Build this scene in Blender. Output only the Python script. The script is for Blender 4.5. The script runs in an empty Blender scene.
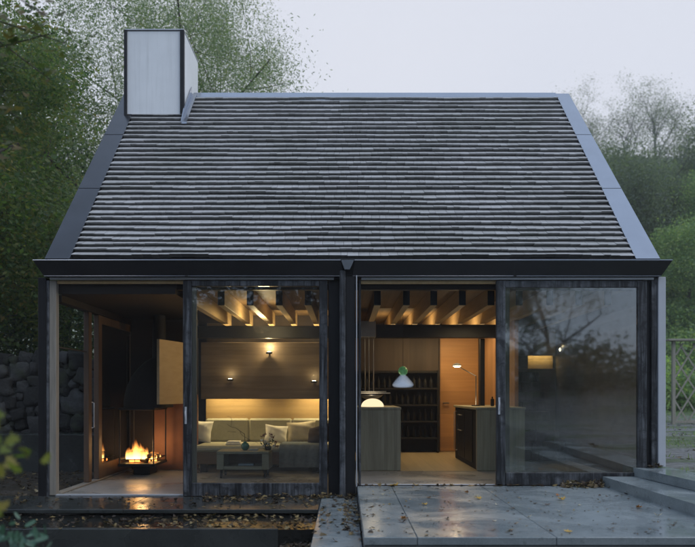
import bpy, math, random
import numpy as np
from mathutils import Vector, Matrix, noise
R = math.radians
random.seed(7)
S = bpy.context.scene
COL = S.collection

# ------------------------------------------------------------------ camera
CAMZ = 1.07; CAMD = 8.8; F = 750.0
cam = bpy.data.cameras.new('camera'); co = bpy.data.objects.new('camera', cam); COL.objects.link(co)
co.location = (0, -CAMD, CAMZ); co.rotation_euler = (R(90), 0, 0)
cam.sensor_width = 36; cam.lens = 36 * F / 695
cam.shift_x = 2.5 / 695; cam.shift_y = 120.5 / 695
cam.clip_start = 0.05; cam.clip_end = 2000
cam.dof.use_dof = True; cam.dof.focus_distance = 8.9; cam.dof.aperture_fstop = 1.7
S.camera = co
def at(px, py, Y):
    k = (Y + CAMD) / F
    return ((px - 345) * k, Y, CAMZ - (py - 394) * k)

# ------------------------------------------------------------------ node helpers
class NT:
    def __init__(s, name):
        s.m = bpy.data.materials.new(name); s.m.use_nodes = True
        s.t = s.m.node_tree; s.t.nodes.clear()
        s.out = s.n('ShaderNodeOutputMaterial')
    def n(s, typ, **kw):
        nd = s.t.nodes.new(typ)
        for k, v in kw.items(): setattr(nd, k, v)
        return nd
    def l(s, a, b): s.t.links.new(a, b)
    def coord(s, scale=(1, 1, 1), rnd=True):
        tc = s.n('ShaderNodeTexCoord'); mp = s.n('ShaderNodeMapping'); mp.inputs['Scale'].default_value = scale
        s.l(tc.outputs['Object'], mp.inputs['Vector'])
        if rnd:
            oi = s.n('ShaderNodeObjectInfo'); mu = s.n('ShaderNodeMath', operation='MULTIPLY'); mu.inputs[1].default_value = 37.0
            s.l(oi.outputs['Random'], mu.inputs[0]); cx = s.n('ShaderNodeCombineXYZ')
            for i in range(3): s.l(mu.outputs[0], cx.inputs[i])
            s.l(cx.outputs[0], mp.inputs['Location'])
        return mp.outputs[0]
    def noise(s, vec, scale, detail=4, rough=.55, dist=0):
        nd = s.n('ShaderNodeTexNoise'); nd.inputs['Scale'].default_value = scale; nd.inputs['Detail'].default_value = detail
        nd.inputs['Roughness'].default_value = rough; nd.inputs['Distortion'].default_value = dist
        if vec is not None: s.l(vec, nd.inputs['Vector'])
        return nd.outputs['Fac']
    def ramp(s, fac, stops, interp='LINEAR'):
        nd = s.n('ShaderNodeValToRGB'); cr = nd.color_ramp; cr.interpolation = interp
        while len(cr.elements) < len(stops): cr.elements.new(.5)
        for e, (p, c) in zip(cr.elements, stops):
            e.position = p; e.color = (c[0], c[1], c[2], 1) if isinstance(c, (tuple, list)) else (c, c, c, 1)
        s.l(fac, nd.inputs[0]); return nd.outputs[0]
    def mix(s, fac, a, b, mode='MIX'):
        nd = s.n('ShaderNodeMix', data_type='RGBA', blend_type=mode)
        for sock, v in ((nd.inputs[0], fac), (nd.inputs[6], a), (nd.inputs[7], b)):
            if hasattr(v, 'is_linked'): s.l(v, sock)
            elif isinstance(v, (tuple, list)): sock.default_value = (*v[:3], 1)
            else: sock.default_value = v
        return nd.outputs[2]
    def bump(s, h, strength=.3, dist=.01, normal=None):
        b = s.n('ShaderNodeBump'); b.inputs['Strength'].default_value = strength; b.inputs['Distance'].default_value = dist
        s.l(h, b.inputs['Height'])
        if normal: s.l(normal, b.inputs['Normal'])
        return b.outputs[0]
    def pbr(s, color, rough=.6, spec=.5, metal=0, normal=None, **kw):
        p = s.n('ShaderNodeBsdfPrincipled')
        def put(k, v):
            if hasattr(v, 'is_linked'): s.l(v, p.inputs[k])
            elif isinstance(v, (tuple, list)): p.inputs[k].default_value = (*v[:3], 1)
            else: p.inputs[k].default_value = v
        put('Base Color', color); put('Roughness', rough); put('Specular IOR Level', spec); put('Metallic', metal)
        for k, v in kw.items(): put(k, v)
        if normal: s.l(normal, p.inputs['Normal'])
        s.l(p.outputs[0], s.out.inputs[0]); return p

def wood(name, c1, c2, axis='z', grain=60, rough=.6, spec=.4, bump=.25, planks=None, seam=.35, ramp=(.3, .68), mott=False):
    t = NT(name)
    sc = {'x': (.06, 1, 1), 'y': (1, .06, 1), 'z': (1, 1, .06)}[axis]
    v = t.coord(sc)
    a = t.noise(v, grain, 5, .6, .3); b = t.noise(v, grain * .12, 3, .5, 1.0)
    f = t.mix(.45, a, b)
    col = t.ramp(f, [(ramp[0], c1), (ramp[1], c2)])
    if mott: col = t.mix(t.ramp(t.noise(t.coord(), 7, 5, .7, .5), [(.42, 0.0), (.62, .85)]), col, c1)
    h = a
    if planks:
        tc = t.n('ShaderNodeTexCoord'); sp = t.n('ShaderNodeSeparateXYZ'); t.l(tc.outputs['Object'], sp.inputs[0])
        pa, w = planks
        d = t.n('ShaderNodeMath', operation='DIVIDE'); t.l(sp.outputs[{'x': 0, 'y': 1, 'z': 2}[pa]], d.inputs[0]); d.inputs[1].default_value = w
        fl = t.n('ShaderNodeMath', operation='FLOOR'); t.l(d.outputs[0], fl.inputs[0])
        wn = t.n('ShaderNodeTexWhiteNoise', noise_dimensions='1D'); t.l(fl.outputs[0], wn.inputs['W'])
        sh = t.ramp(wn.outputs['Value'], [(0, .72), (1, 1.0)])
        col = t.mix(1.0, col, sh, 'MULTIPLY')
        fr = t.n('ShaderNodeMath', operation='FRACT'); t.l(d.outputs[0], fr.inputs[0])
        ln = t.ramp(fr.outputs[0], [(0, seam), (.035, 1.0)])
        col = t.mix(1.0, col, ln, 'MULTIPLY')
    t.pbr(col, rough, spec, normal=t.bump(h, bump, .004)); return t.m

def plain(name, color, rough=.5, spec=.5, metal=0, var=.12, scale=12, bump=.1, **kw):
    t = NT(name); v = t.coord()
    a = t.noise(v, scale, 5, .6)
    lo = [c * (1 - var) for c in color]; hi = [min(1, c * (1 + var)) for c in color]
    t.pbr(t.ramp(a, [(.3, lo), (.7, hi)]), rough, spec, metal, t.bump(t.noise(v, scale * 6, 3), bump, .003), **kw); return t.m

def emis(name, color, strength):
    t = NT(name); e = t.n('ShaderNodeEmission'); e.inputs[0].default_value = (*color, 1); e.inputs[1].default_value = strength
    t.l(e.outputs[0], t.out.inputs[0]); return t.m

def concrete(name, c1, c2, rough_lo=.18, rough_hi=.5, joints=None, spec=.5, sc=1.0):
    t = NT(name); v = t.coord(rnd=False)
    big = t.noise(v, 1.1 * sc, 5, .6, .6); mid = t.noise(v, 5 * sc, 6, .65); fine = t.noise(v, 70, 3, .6)
    f = t.mix(.5, big, mid)
    col = t.ramp(f, [(.32, c1), (.66, c2)])
    col = t.mix(t.ramp(fine, [(.45, 0.0), (.8, .35)]), col, [x * 1.5 for x in c2])
    spots = t.noise(v, 16, 2, .5); col = t.mix(t.ramp(spots, [(.66, 0.0), (.72, .4)]), col, [x * .5 for x in c1])
    rg = t.ramp(big, [(.4, rough_lo), (.62, rough_hi)])
    t.pbr(col, rg, spec, normal=t.bump(t.mix(.5, fine, mid), .25, .004)); return t.m

def leafmat(name, stops, trans=.35, rough=.45):
    t = NT(name)
    g = t.n('ShaderNodeNewGeometry'); tc = t.n('ShaderNodeTexCoord')
    big = t.noise(tc.outputs['Object'], .55, 3, .6)
    f = t.mix(.5, g.outputs['Random Per Island'], big)
    col = t.ramp(f, stops)
    p = t.n('ShaderNodeBsdfPrincipled'); t.l(col, p.inputs['Base Color']); p.inputs['Roughness'].default_value = rough
    p.inputs['Specular IOR Level'].default_value = .35
    tr = t.n('ShaderNodeBsdfTranslucent'); c2 = t.mix(1.0, col, (1.3, 1.4, .7), 'MULTIPLY'); t.l(c2, tr.inputs[0])
    mx = t.n('ShaderNodeMixShader'); mx.inputs[0].default_value = trans
    t.l(p.outputs[0], mx.inputs[1]); t.l(tr.outputs[0], mx.inputs[2]); t.l(mx.outputs[0], t.out.inputs[0]); return t.m

def glassmat(name, tint=(.95, .97, .95), refl=1.7, dirt=.0, rough=.0, wav=0.0):
    t = NT(name)
    fr = t.n('ShaderNodeFresnel'); fr.inputs[0].default_value = 1.5
    mu = t.n('ShaderNodeMath', operation='MULTIPLY'); mu.use_clamp = True; t.l(fr.outputs[0], mu.inputs[0]); mu.inputs[1].default_value = refl
    tr = t.n('ShaderNodeBsdfTransparent'); tr.inputs[0].default_value = (*tint, 1)
    gl = t.n('ShaderNodeBsdfGlossy'); gl.inputs['Roughness'].default_value = rough; gl.inputs[0].default_value = (1, 1, 1, 1)
    if wav: t.l(t.bump(t.noise(t.coord((1, 1, .5)), 1.6, 2, .5), wav, .02), gl.inputs['Normal'])
    mx = t.n('ShaderNodeMixShader'); t.l(mu.outputs[0], mx.inputs[0]); t.l(tr.outputs[0], mx.inputs[1]); t.l(gl.outputs[0], mx.inputs[2])
    last = mx.outputs[0]
    if dirt:
        df = t.n('ShaderNodeBsdfDiffuse'); df.inputs[0].default_value = (.5, .5, .48, 1)
        v = t.coord((1, 1, .35)); f = t.ramp(t.noise(v, 9, 6, .65), [(.45, dirt * .35), (.72, dirt)])
        m2 = t.n('ShaderNodeMixShader'); t.l(f, m2.inputs[0]); t.l(last, m2.inputs[1]); t.l(df.outputs[0], m2.inputs[2]); last = m2.outputs[0]
    t.l(last, t.out.inputs[0]); return t.m

# ------------------------------------------------------------------ materials
M = {}
M['frame'] = wood('weathered_black_wood', (.006, .007, .009), (.14, .15, .165), 'z', 30, .5, .4, .5, ramp=(.42,.62), mott=True)
M['frame_x'] = wood('weathered_black_wood_rail', (.006, .007, .009), (.14, .15, .165), 'x', 30, .5, .4, .5, ramp=(.42,.62), mott=True)
M['black'] = wood('black_stained_wood', (.004, .004, .005), (.012, .012, .014), 'z', 40, .5, .3, .3)
M['blackx'] = wood('black_stained_beam', (.005, .005, .006), (.014, .014, .015), 'x', 40, .45, .5, .3)
M['pale'] = wood('pale_grey_wood', (.16, .145, .12), (.30, .275, .235), 'z', 50, .6, .3, .2)
M['pine_y'] = wood('warm_pine_beam', (.42, .29, .14), (.60, .44, .24), 'y', 30, .55, .3, .15)
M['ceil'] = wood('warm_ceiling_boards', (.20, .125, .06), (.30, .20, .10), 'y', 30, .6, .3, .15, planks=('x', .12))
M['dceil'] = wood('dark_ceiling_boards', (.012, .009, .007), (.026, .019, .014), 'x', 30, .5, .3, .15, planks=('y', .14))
M['brown'] = wood('brown_stained_boards', (.115, .082, .055), (.21, .155, .105), 'x', 30, .5, .4, .2, planks=('z', .115), seam=.5)
M['brownz'] = wood('dark_brown_wall', (.05, .036, .027), (.085, .063, .047), 'z', 20, .6, .3, .2, planks=('x', .3), seam=.7)
M['band'] = wood('golden_oak_boards', (.36, .24, .10), (.50, .35, .16), 'x', 24, .6, .3, .15, planks=('z', .09), seam=.75)
M['orange'] = wood('orange_pine_door', (.40, .20, .07), (.54, .29, .11), 'x', 22, .5, .4, .15, planks=('z', .21), seam=.8)
M['orangez'] = wood('orange_pine_wall', (.34, .17, .07), (.46, .25, .11), 'z', 22, .5, .4, .15, planks=('y', .2), seam=.7)
M['sidewood'] = wood('side_frame_wood', (.07, .045, .03), (.15, .09, .055), 'z', 30, .5, .4, .2)
M['copper'] = plain('copper_panel', (.24, .115, .07), .5, .4, .3, .15, 3)
M['ply'] = wood('birch_plywood', (.38, .28, .165), (.50, .385, .24), 'y', 14, .55, .3, .08)
M['cab'] = wood('green_grey_larch', (.29, .265, .18), (.50, .465, .335), 'z', 34, .6, .3, .25, planks=('x', .045), seam=.7)
M['floor'] = concrete('indoor_polished_slab', (.22, .215, .20), (.34, .33, .31), .25, .45)
M['woodfloor'] = wood('oak_floor', (.36, .29, .18), (.48, .40, .26), 'y', 18, .35, .4, .1, planks=('x', .18), seam=.5)
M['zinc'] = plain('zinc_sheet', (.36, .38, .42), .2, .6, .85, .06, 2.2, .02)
M['zincleft'] = plain('darker_zinc_sheet', (.04, .043, .05), .25, .6, .7, .25, 1.4, .03)  # darker base colour, left verge only
M['zincdark'] = plain('dark_zinc_gutter', (.012, .012, .014), .4, .4, .0, .2, 4, .06)
M['strip'] = plain('pale_aluminium', (.50, .52, .55), .35, .6, .3, .06, 6, .03)
M['paint'] = plain('white_painted_metal', (.44, .46, .50), .45, .5, 0, .05, 5, .03)
M['chim'] = plain('pale_chimney_sheet', (.72, .74, .75), .4, .5, 0.0, .04, 1.5, .03)
t = NT('streaked_chimney_sheet'); vz = t.coord((1, 1, .05), False); a = t.noise(vz, 16, 5, .65); b = t.noise(t.coord(rnd=False), 1.3, 4, .6)
c = t.mix(t.ramp(a, [(.48, 0.0), (.75, .35)]), t.ramp(b, [(.3, (.66, .68, .69)), (.7, (.76, .78, .79))]), (.42, .44, .43))
t.pbr(c, .42, .5, normal=t.bump(b, .15, .02)); M['chim'] = t.m
M['steel'] = plain('steel', (.35, .34, .33), .35, .5, .8, .1, 8)
M['iron'] = plain('black_iron', (.012, .012, .013), .45, .5, .3, .2, 12)
M['deepblack'] = plain('matt_black_hood', (.009, .0085, .008), .7, .3, 0, .2, 6)
M['linen'] = plain('linen', (.34, .33, .25), .9, .1, 0, .08, 26, .4)
M['white'] = plain('white_cotton', (.78, .75, .66), .9, .1, 0, .05, 18, .35)
M['beige'] = plain('beige_cotton', (.44, .39, .29), .9, .1, 0, .08, 18, .35)
M['dkbrown'] = plain('dark_brown_fabric', (.045, .032, .025), .9, .1, 0, .15, 18, .35)
M['sofabase'] = wood('sofa_base_wood', (.08, .05, .028), (.15, .095, .05), 'x', 26, .6, .3, .15)
M['wool'] = plain('grey_blue_wool', (.14, .165, .18), .95, .05, 0, .2, 22, .8)
M['ceram'] = plain('green_glass_vase', (.05, .17, .13), .15, .6, 0, .25, 14, .1)
M['tablewood'] = wood('coffee_table_wood', (.15, .15, .105), (.24, .235, .17), 'x', 26, .5, .4, .15)
M['book'] = plain('book_cover', (.2, .26, .3), .5, .4)
M['twig'] = plain('dark_twig', (.035, .024, .018), .7, .2)
M['slab'] = concrete('wet_terrace_concrete', (.125, .155, .165), (.25, .287, .30), .10, .34)
M['slabdark'] = concrete('damp_dark_concrete', (.018, .021, .021), (.045, .05, .048), .12, .35)
M['riser'] = concrete('terrace_riser_concrete', (.06, .07, .07), (.115, .125, .125), .4, .65)
M['bark'] = wood('bark', (.03, .026, .02), (.11, .10, .085), 'z', 14, .9, .1, 1.0)
M['barkpale'] = wood('pale_mossy_bark', (.09, .09, .075), (.21, .215, .19), 'z', 14, .9, .1, 1.0)
M['barkhaze'] = wood('pale_twig_bark', (.03, .034, .036), (.07, .075, .08), 'z', 14, .9, .1, .3)
M['lattice'] = wood('grey_lattice_wood', (.20, .19, .155), (.35, .33, .275), 'z', 40, .8, .2, .3)
M['glass'] = glassmat('clear_glass', (.96, .98, .96), 1.1, .03)
M['glassR'] = glassmat('misted_glass', (.86, .90, .86), 2.7, .04, .03, .05)
M['glassS'] = glassmat('side_glass', (.9, .92, .9), 2.2, .012)
M['lampglow'] = emis('lamp_glow', (1, .82, .5), 14)
M['globeglow'] = emis('globe_glow', (1, .80, .50), 1.15)
M['nicheglow'] = emis('lit_strip_tube', (1, .72, .34), 2.6)
t = NT('frosted_glass_shade'); lw = t.n('ShaderNodeLayerWeight'); lw.inputs[0].default_value = .5
tr_ = t.n('ShaderNodeBsdfTransparent'); e_ = t.n('ShaderNodeBsdfPrincipled'); e_.inputs['Base Color'].default_value = (.55, .62, .75, 1); e_.inputs['Roughness'].default_value = .5
e_.inputs['Emission Color'].default_value = (.6, .75, 1, 1); e_.inputs['Emission Strength'].default_value = .45
mx = t.n('ShaderNodeMixShader'); t.l(t.ramp(lw.outputs['Facing'], [(.1, .5), (.7, .0)]), mx.inputs[0]); t.l(tr_.outputs[0], mx.inputs[1]); t.l(e_.outputs[0], mx.inputs[2]); t.l(mx.outputs[0], t.out.inputs[0]); M['frost'] = t.m

t = NT('cedar_shingles'); g = t.n('ShaderNodeNewGeometry'); v = t.coord((1, .15, .15), False)
a = t.noise(v, 60, 4, .6); big = t.noise(t.coord(rnd=False), .9, 4, .6, .5)
f = t.mix(.7, g.outputs['Random Per Island'], a)
c = t.ramp(f, [(.15, (.32, .318, .315)), (.45, (.40, .398, .395)), (.85, (.49, .487, .485))])
c = t.mix(t.ramp(big, [(.40, .0), (.68, .45)]), c, (.26, .27, .245))
t.pbr(c, t.ramp(a, [(.3, .35), (.7, .6)]), .5, normal=t.bump(a, .3, .003)); M['shingle'] = t.m

t = NT('field_stone'); g = t.n('ShaderNodeNewGeometry'); v = t.coord(rnd=False)
a = t.noise(v, 9, 6, .65)
c = t.ramp(t.mix(.5, g.outputs['Random Per Island'], a), [(.25, (.02, .021, .02)), (.55, (.05, .05, .048)), (.85, (.12, .125, .125))])
c = t.mix(t.ramp(t.noise(v, 2.3, 4), [(.5, 0.0), (.65, .6)]), c, (.06, .075, .035))
t.pbr(c, .75, .3, normal=t.bump(t.noise(v, 22, 7, .7), .9, .04)); M['stone'] = t.m
M['stone2'] = plain('dark_wall_stone', (.10, .085, .07), .7, .3, 0, .5, 7, .6)

t = NT('ground_mix'); v = t.coord(rnd=False)
tc = t.n('ShaderNodeTexCoord'); sp = t.n('ShaderNodeSeparateXYZ'); t.l(tc.outputs['Object'], sp.inputs[0])
peb = t.n('ShaderNodeTexVoronoi'); peb.inputs['Scale'].default_value = 13; t.l(v, peb.inputs['Vector'])
fine = t.noise(v, 28, 6, .7); mid = t.noise(v, 2.4, 5, .6)
grav = t.ramp(t.mix(.5, peb.outputs['Distance'], fine), [(.2, (.24, .25, .265)), (.5, (.13, .135, .14)), (.8, (.04, .038, .034))])
earth = t.ramp(fine, [(.3, (.018, .015, .011)), (.7, (.065, .052, .036))])
grass = t.ramp(fine, [(.3, (.022, .045, .012)), (.7, (.075, .12, .035))])
isr = t.ramp(sp.outputs[0], [(.5, 0.0), (.501, 1.0)])
mr = t.n('ShaderNodeMapRange'); t.l(sp.outputs[0], mr.inputs[0]); mr.inputs[1].default_value = 3.0; mr.inputs[2].default_value = 3.6
base = t.mix(mr.outputs[0], earth, grav)
vs = t.coord((.35, 1, 1), False)
gm = t.n('ShaderNodeMath', operation='MULTIPLY'); t.l(t.ramp(t.noise(vs, .75, 4, .65), [(.50, 0.0), (.58, 1.0)]), gm.inputs[0]); t.l(mr.outputs[0], gm.inputs[1])
base = t.mix(gm.outputs[0], base, grass)
mr2 = t.n('ShaderNodeMapRange'); t.l(sp.outputs[1], mr2.inputs[0]); mr2.inputs[1].default_value = 13; mr2.inputs[2].default_value = 19
far = t.mix(mr2.outputs[0], base, grass)
t.pbr(far, t.ramp(mid, [(.38, .22), (.6, .75)]), .5, normal=t.bump(t.mix(.5, peb.outputs['Distance'], fine), .7, .03)); M['ground'] = t.m

t = NT('dark_water'); v = t.coord(rnd=False)
t.pbr((.012, .013, .012), .13, .5, normal=t.bump(t.noise(v, 14, 3, .5), .06, .01)); M['water'] = t.m

GREEN = [(.15, (.02, .045, .018)), (.42, (.042, .085, .026)), (.66, (.075, .12, .035)), (.85, (.15, .15, .05))]
M['leafA'] = leafmat('maple_leaves', [(.15, (.05, .10, .05)), (.40, (.10, .17, .06)), (.60, (.16, .21, .07)), (.78, (.24, .19, .07)), (.95, (.32, .17, .07))], .55)
M['leafB'] = leafmat('willow_leaves', [(.15, (.09, .14, .09)), (.42, (.15, .22, .12)), (.64, (.22, .28, .14)), (.85, (.34, .32, .16))], .5)
M['leafC'] = leafmat('dark_leaves', [(.15, (.02, .04, .022)), (.5, (.045, .08, .036)), (.85, (.09, .125, .05))])
M['leafD'] = leafmat('hillside_leaves', [(.2, (.09, .16, .08)), (.42, (.17, .27, .12)), (.62, (.26, .36, .14)), (.82, (.40, .43, .18))], .5)
M['leafE'] = leafmat('grey_green_leaves', [(.2, (.08, .115, .09)), (.5, (.14, .18, .13)), (.85, (.20, .24, .15))], .5)
M['leafG'] = leafmat('bright_green_leaves', [(.2, (.16, .30, .09)), (.5, (.27, .43, .13)), (.8, (.38, .50, .17))], .55)
M['leafY'] = leafmat('yellow_green_maple', [(.2, (.08, .14, .03)), (.5, (.19, .23, .05)), (.75, (.32, .27, .07)), (.95, (.36, .20, .07))], .5)
M['leafT'] = leafmat('teal_shrub_leaves', [(.2, (.04, .10, .07)), (.8, (.09, .18, .12))], .2, .3)
M['litter'] = leafmat('fallen_leaves', [(.2, (.018, .013, .009)), (.46, (.05, .032, .018)), (.64, (.12, .085, .035)), (.76, (.26, .20, .09)), (.88, (.40, .36, .26))], .1, .3)
M['litY'] = leafmat('yellow_fallen_leaf', [(.2, (.42, .26, .05)), (.8, (.50, .33, .08))], .1)
M['litO'] = leafmat('orange_fallen_leaf', [(.2, (.30, .12, .04)), (.8, (.40, .18, .06))], .1)
M['litB'] = leafmat('brown_fallen_leaf', [(.2, (.06, .035, .02)), (.8, (.11, .065, .035))], .1)
M['litP'] = leafmat('pale_fallen_leaf', [(.2, (.38, .34, .25)), (.8, (.46, .42, .33))], .1)

# ------------------------------------------------------------------ mesh builder (world coordinates)
def root_loc(o):
    p = Vector((0, 0, 0))
    while o is not None: p = p + o.location; o = o.parent
    return p
class MB:
    def __init__(s): s.v = []; s.f = []; s.sm = []
    def add(s, vs, fs, smooth=False):
        b = len(s.v); s.v += [tuple(x) for x in vs]
        for f in fs: s.f.append(tuple(i + b for i in f)); s.sm.append(smooth)
        return s
    def box(s, x0, x1, y0, y1, z0, z1, b=0.0):
        if x1 < x0: x0, x1 = x1, x0
        if b <= 0:
            s.add([(x, y, z) for x in (x0, x1) for y in (y0, y1) for z in (z0, z1)],
                  [(0, 1, 3, 2), (4, 6, 7, 5), (0, 4, 5, 1), (2, 3, 7, 6), (0, 2, 6, 4), (1, 5, 7, 3)]); return s
        b = min(b, (x1 - x0) * .45, (y1 - y0) * .45, (z1 - z0) * .45)
        P = {}
        vs = []
        lo = (x0, y0, z0); hi = (x1, y1, z1)
        for ix in (0, 1):
            for iy in (0, 1):
                for iz in (0, 1):
                    c = [hi[k] if i else lo[k] for k, i in enumerate((ix, iy, iz))]
                    sg = [-1 if i else 1 for i in (ix, iy, iz)]
                    for ax in range(3):
                        q = [c[k] + (0 if k == ax else sg[k] * b) for k in range(3)]
                        P[(ix, iy, iz, ax)] = len(vs); vs.append(tuple(q))
        fs = []
        for ax in range(3):
            o = [k for k in range(3) if k != ax]
            for side in (0, 1):
                loop = []
                for (a, c2) in ((0, 0), (1, 0), (1, 1), (0, 1)):
                    i = [0, 0, 0]; i[ax] = side; i[o[0]] = a; i[o[1]] = c2
                    loop.append(P[(*i, ax)])
                fs.append(loop)
        for ax in range(3):
            o = [k for k in range(3) if k != ax]
            for a in (0, 1):
                for c2 in (0, 1):
                    i0 = [0, 0, 0]; i1 = [0, 0, 0]; i0[o[0]] = i1[o[0]] = a; i0[o[1]] = i1[o[1]] = c2; i1[ax] = 1
                    fs.append([P[(*i0, o[0])], P[(*i0, o[1])], P[(*i1, o[1])], P[(*i1, o[0])]])
        for ix in (0, 1):
            for iy in (0, 1):
                for iz in (0, 1): fs.append([P[(ix, iy, iz, a)] for a in range(3)])
        # orient outward
        cen = Vector(((x0 + x1) / 2, (y0 + y1) / 2, (z0 + z1) / 2)); out = []
        for f in fs:
            p = [Vector(vs[i]) for i in f]; n = (p[1] - p[0]).cross(p[2] - p[0]); m = sum(p, Vector()) / len(p) - cen
            out.append(tuple(f) if n.dot(m) > 0 else tuple(reversed(f)))
        return s.add(vs, out)
    def prism(s, poly, axis, a, b):
        # poly: 2D points; axis 'x': (y,z) extruded in x; 'y': (x,z); 'z': (x,y)
        def P(p, t): return {'x': (t, p[0], p[1]), 'y': (p[0], t, p[1]), 'z': (p[0], p[1], t)}[axis]
        n = len(poly); vs = [P(p, a) for p in poly] + [P(p, b) for p in poly]
        fs = [tuple(range(n)), tuple(range(2 * n - 1, n - 1, -1))] + [(i, i + n, (i + 1) % n + n, (i + 1) % n) for i in range(n)]
        return s.add(vs, fs)
    def tube(s, pts, rads, n=8, cap=True):
        pts = [Vector(p) for p in pts]
        if not hasattr(rads, '__len__'): rads = [rads] * len(pts)
        b = len(s.v); ref = None
        for i, p in enumerate(pts):
            d = (pts[min(i + 1, len(pts) - 1)] - pts[max(i - 1, 0)]).normalized()
            if ref is None: ref = Vector((0, 0, 1)) if abs(d.z) < .9 else Vector((1, 0, 0))
            u = d.cross(ref).normalized(); w = u.cross(d); ref = w
            for k in range(n):
                a = 2 * math.pi * k / n; s.v.append(tuple(p + (u * math.cos(a) + w * math.sin(a)) * rads[i]))
        for i in range(len(pts) - 1):
            for k in range(n):
                s.f.append((b + i * n + k, b + i * n + (k + 1) % n, b + (i + 1) * n + (k + 1) % n, b + (i + 1) * n + k)); s.sm.append(True)
        if cap:
            s.f.append(tuple(b + k for k in range(n))); s.sm.append(False)
            s.f.append(tuple(b + (len(pts) - 1) * n + n - 1 - k for k in range(n))); s.sm.append(False)
        return s
    def lathe(s, prof, cx, cy, n=24, ax='z'):
        b = len(s.v)
        for (r, z) in prof:
            for k in range(n):
                a = 2 * math.pi * k / n; s.v.append((cx + r * math.cos(a), cy + r * math.sin(a), z))
        for i in range(len(prof) - 1):
            for k in range(n):
                s.f.append((b + i * n + k, b + i * n + (k + 1) % n, b + (i + 1) * n + (k + 1) % n, b + (i + 1) * n + k)); s.sm.append(True)
        return s
    def build(s, name, mat, parent=None, origin=None):
        me = bpy.data.meshes.new(name); 
        if parent is not None: o0 = root_loc(parent)
        elif origin is not None: o0 = Vector(origin)
        else:
            a = np.array(s.v); o0 = Vector(((a[:, 0].min() + a[:, 0].max()) / 2, (a[:, 1].min() + a[:, 1].max()) / 2, a[:, 2].min()))
        me.from_pydata([tuple(Vector(v) - o0) for v in s.v], [], s.f)
        me.polygons.foreach_set('use_smooth', s.sm); me.materials.append(mat); me.update()
        o = bpy.data.objects.new(name, me); COL.objects.link(o)
        if parent is not None: o.parent = parent
        else: o.location = o0
        return o

def tag(o, label=None, cat=None, group=None, kind=None):
    if label: o['label'] = label
    if cat: o['category'] = cat
    if group: o['group'] = group
    if kind: o['kind'] = kind
    return o
def thing(name, label, cat, loc=(0, 0, 0), group=None):
    o = bpy.data.objects.new(name, None); COL.objects.link(o); o.location = loc; o.empty_display_size = .2
    return tag(o, label, cat, group)
def B(name, mat, parent, *boxes, b=0.004):
    m = MB()
    for q in boxes: m.box(*q, b=b)
    return m.build(name, mat, parent)
def light(name, typ, loc, power, color, rot=(0, 0, 0), **kw):
    l = bpy.data.lights.new(name, typ); l.energy = power * (GAIN if typ != 'SUN' and name != 'fire_light' else 1); l.color = color
    for k, v in kw.items(): setattr(l, k, v)
    o = bpy.data.objects.new(name, l); COL.objects.link(o); o.location = loc; o.rotation_euler = rot; return o
WARM = (1.0, .75, .40)
GAIN = 1.55

# ------------------------------------------------------------------ setting
def smooth(a, b, x):
    t_ = np.clip((x - a) / (b - a), 0, 1); return t_ * t_ * (3 - 2 * t_)
def terrain(X, Y):
    X = np.asarray(X, float); Y = np.asarray(Y, float)
    z = np.full(np.broadcast(X, Y).shape, -.45)
    left = (1 - smooth(-3.75, -3.55, X)) * smooth(-1.2, -.9, Y)
    z = z + left * (.27)
    inf = (smooth(-.62, -.6, X) * (1 - smooth(-.25, -.2, X)) * (1 - smooth(-1.0, -.8, Y))); z = z + inf * .13
    right = smooth(3.5, 3.72, X - .07 * np.maximum(-Y, 0)); z = z * (1 - right) + right * (.195 + .01 * np.maximum(Y, 0))
    back = smooth(4.15, 4.5, Y) * (1 - smooth(-3.75, -3.6, X)); z = z + back * (1.55 + .06 * np.maximum(Y - 4.5, 0))
    bh = smooth(7.0, 7.6, Y) * smooth(-3.75, -3.6, X) * (1 - right); z = z + bh * (.7 + .02 * (Y - 7))
    hill = np.maximum(Y - 19, 0); z = z + smooth(0, 14, hill) * hill * .50 * smooth(-5, 9, X) + hill * .12 * (1 - smooth(-5, 9, X))
    z = z + smooth(-21, -34, Y) * (1.6 + 5.0 * (1 - smooth(1, 7, X)))  # unseen bank added to keep sky out of the left pane's reflection
    z = np.minimum(z, 24 + .02 * Y)
    z = z + .35 * np.sin(X * .31 + 1) * np.sin(Y * .23) * smooth(20, 30, Y)
    return z
xs = np.concatenate([np.linspace(-80, -30, 14)[:-1], np.linspace(-30, -9, 22)[:-1], np.linspace(-9, 12, 150)[:-1], np.linspace(12, 60, 49)[:-1], np.linspace(60, 90, 8)])
ys = np.concatenate([np.linspace(-60, -40, 6)[:-1], np.linspace(-40, -7, 20)[:-1], np.linspace(-7, 22, 180)[:-1], np.linspace(22, 80, 50)[:-1], np.linspace(80, 110, 8)])
XX, YY = np.meshgrid(xs, ys); ZZ = terrain(XX, YY)
nx = len(xs); gv = np.stack([XX, YY, ZZ], -1).reshape(-1, 3)
mb = MB(); mb.v = [tuple(p) for p in gv]
for j in range(len(ys) - 1):
    for i in range(nx - 1):
        mb.f.append((j * nx + i, j * nx + i + 1, (j + 1) * nx + i + 1, (j + 1) * nx + i)); mb.sm.append(True)
tag(mb.build('ground', M['ground'], origin=(0, 0, 0)), kind='structure')

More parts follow.
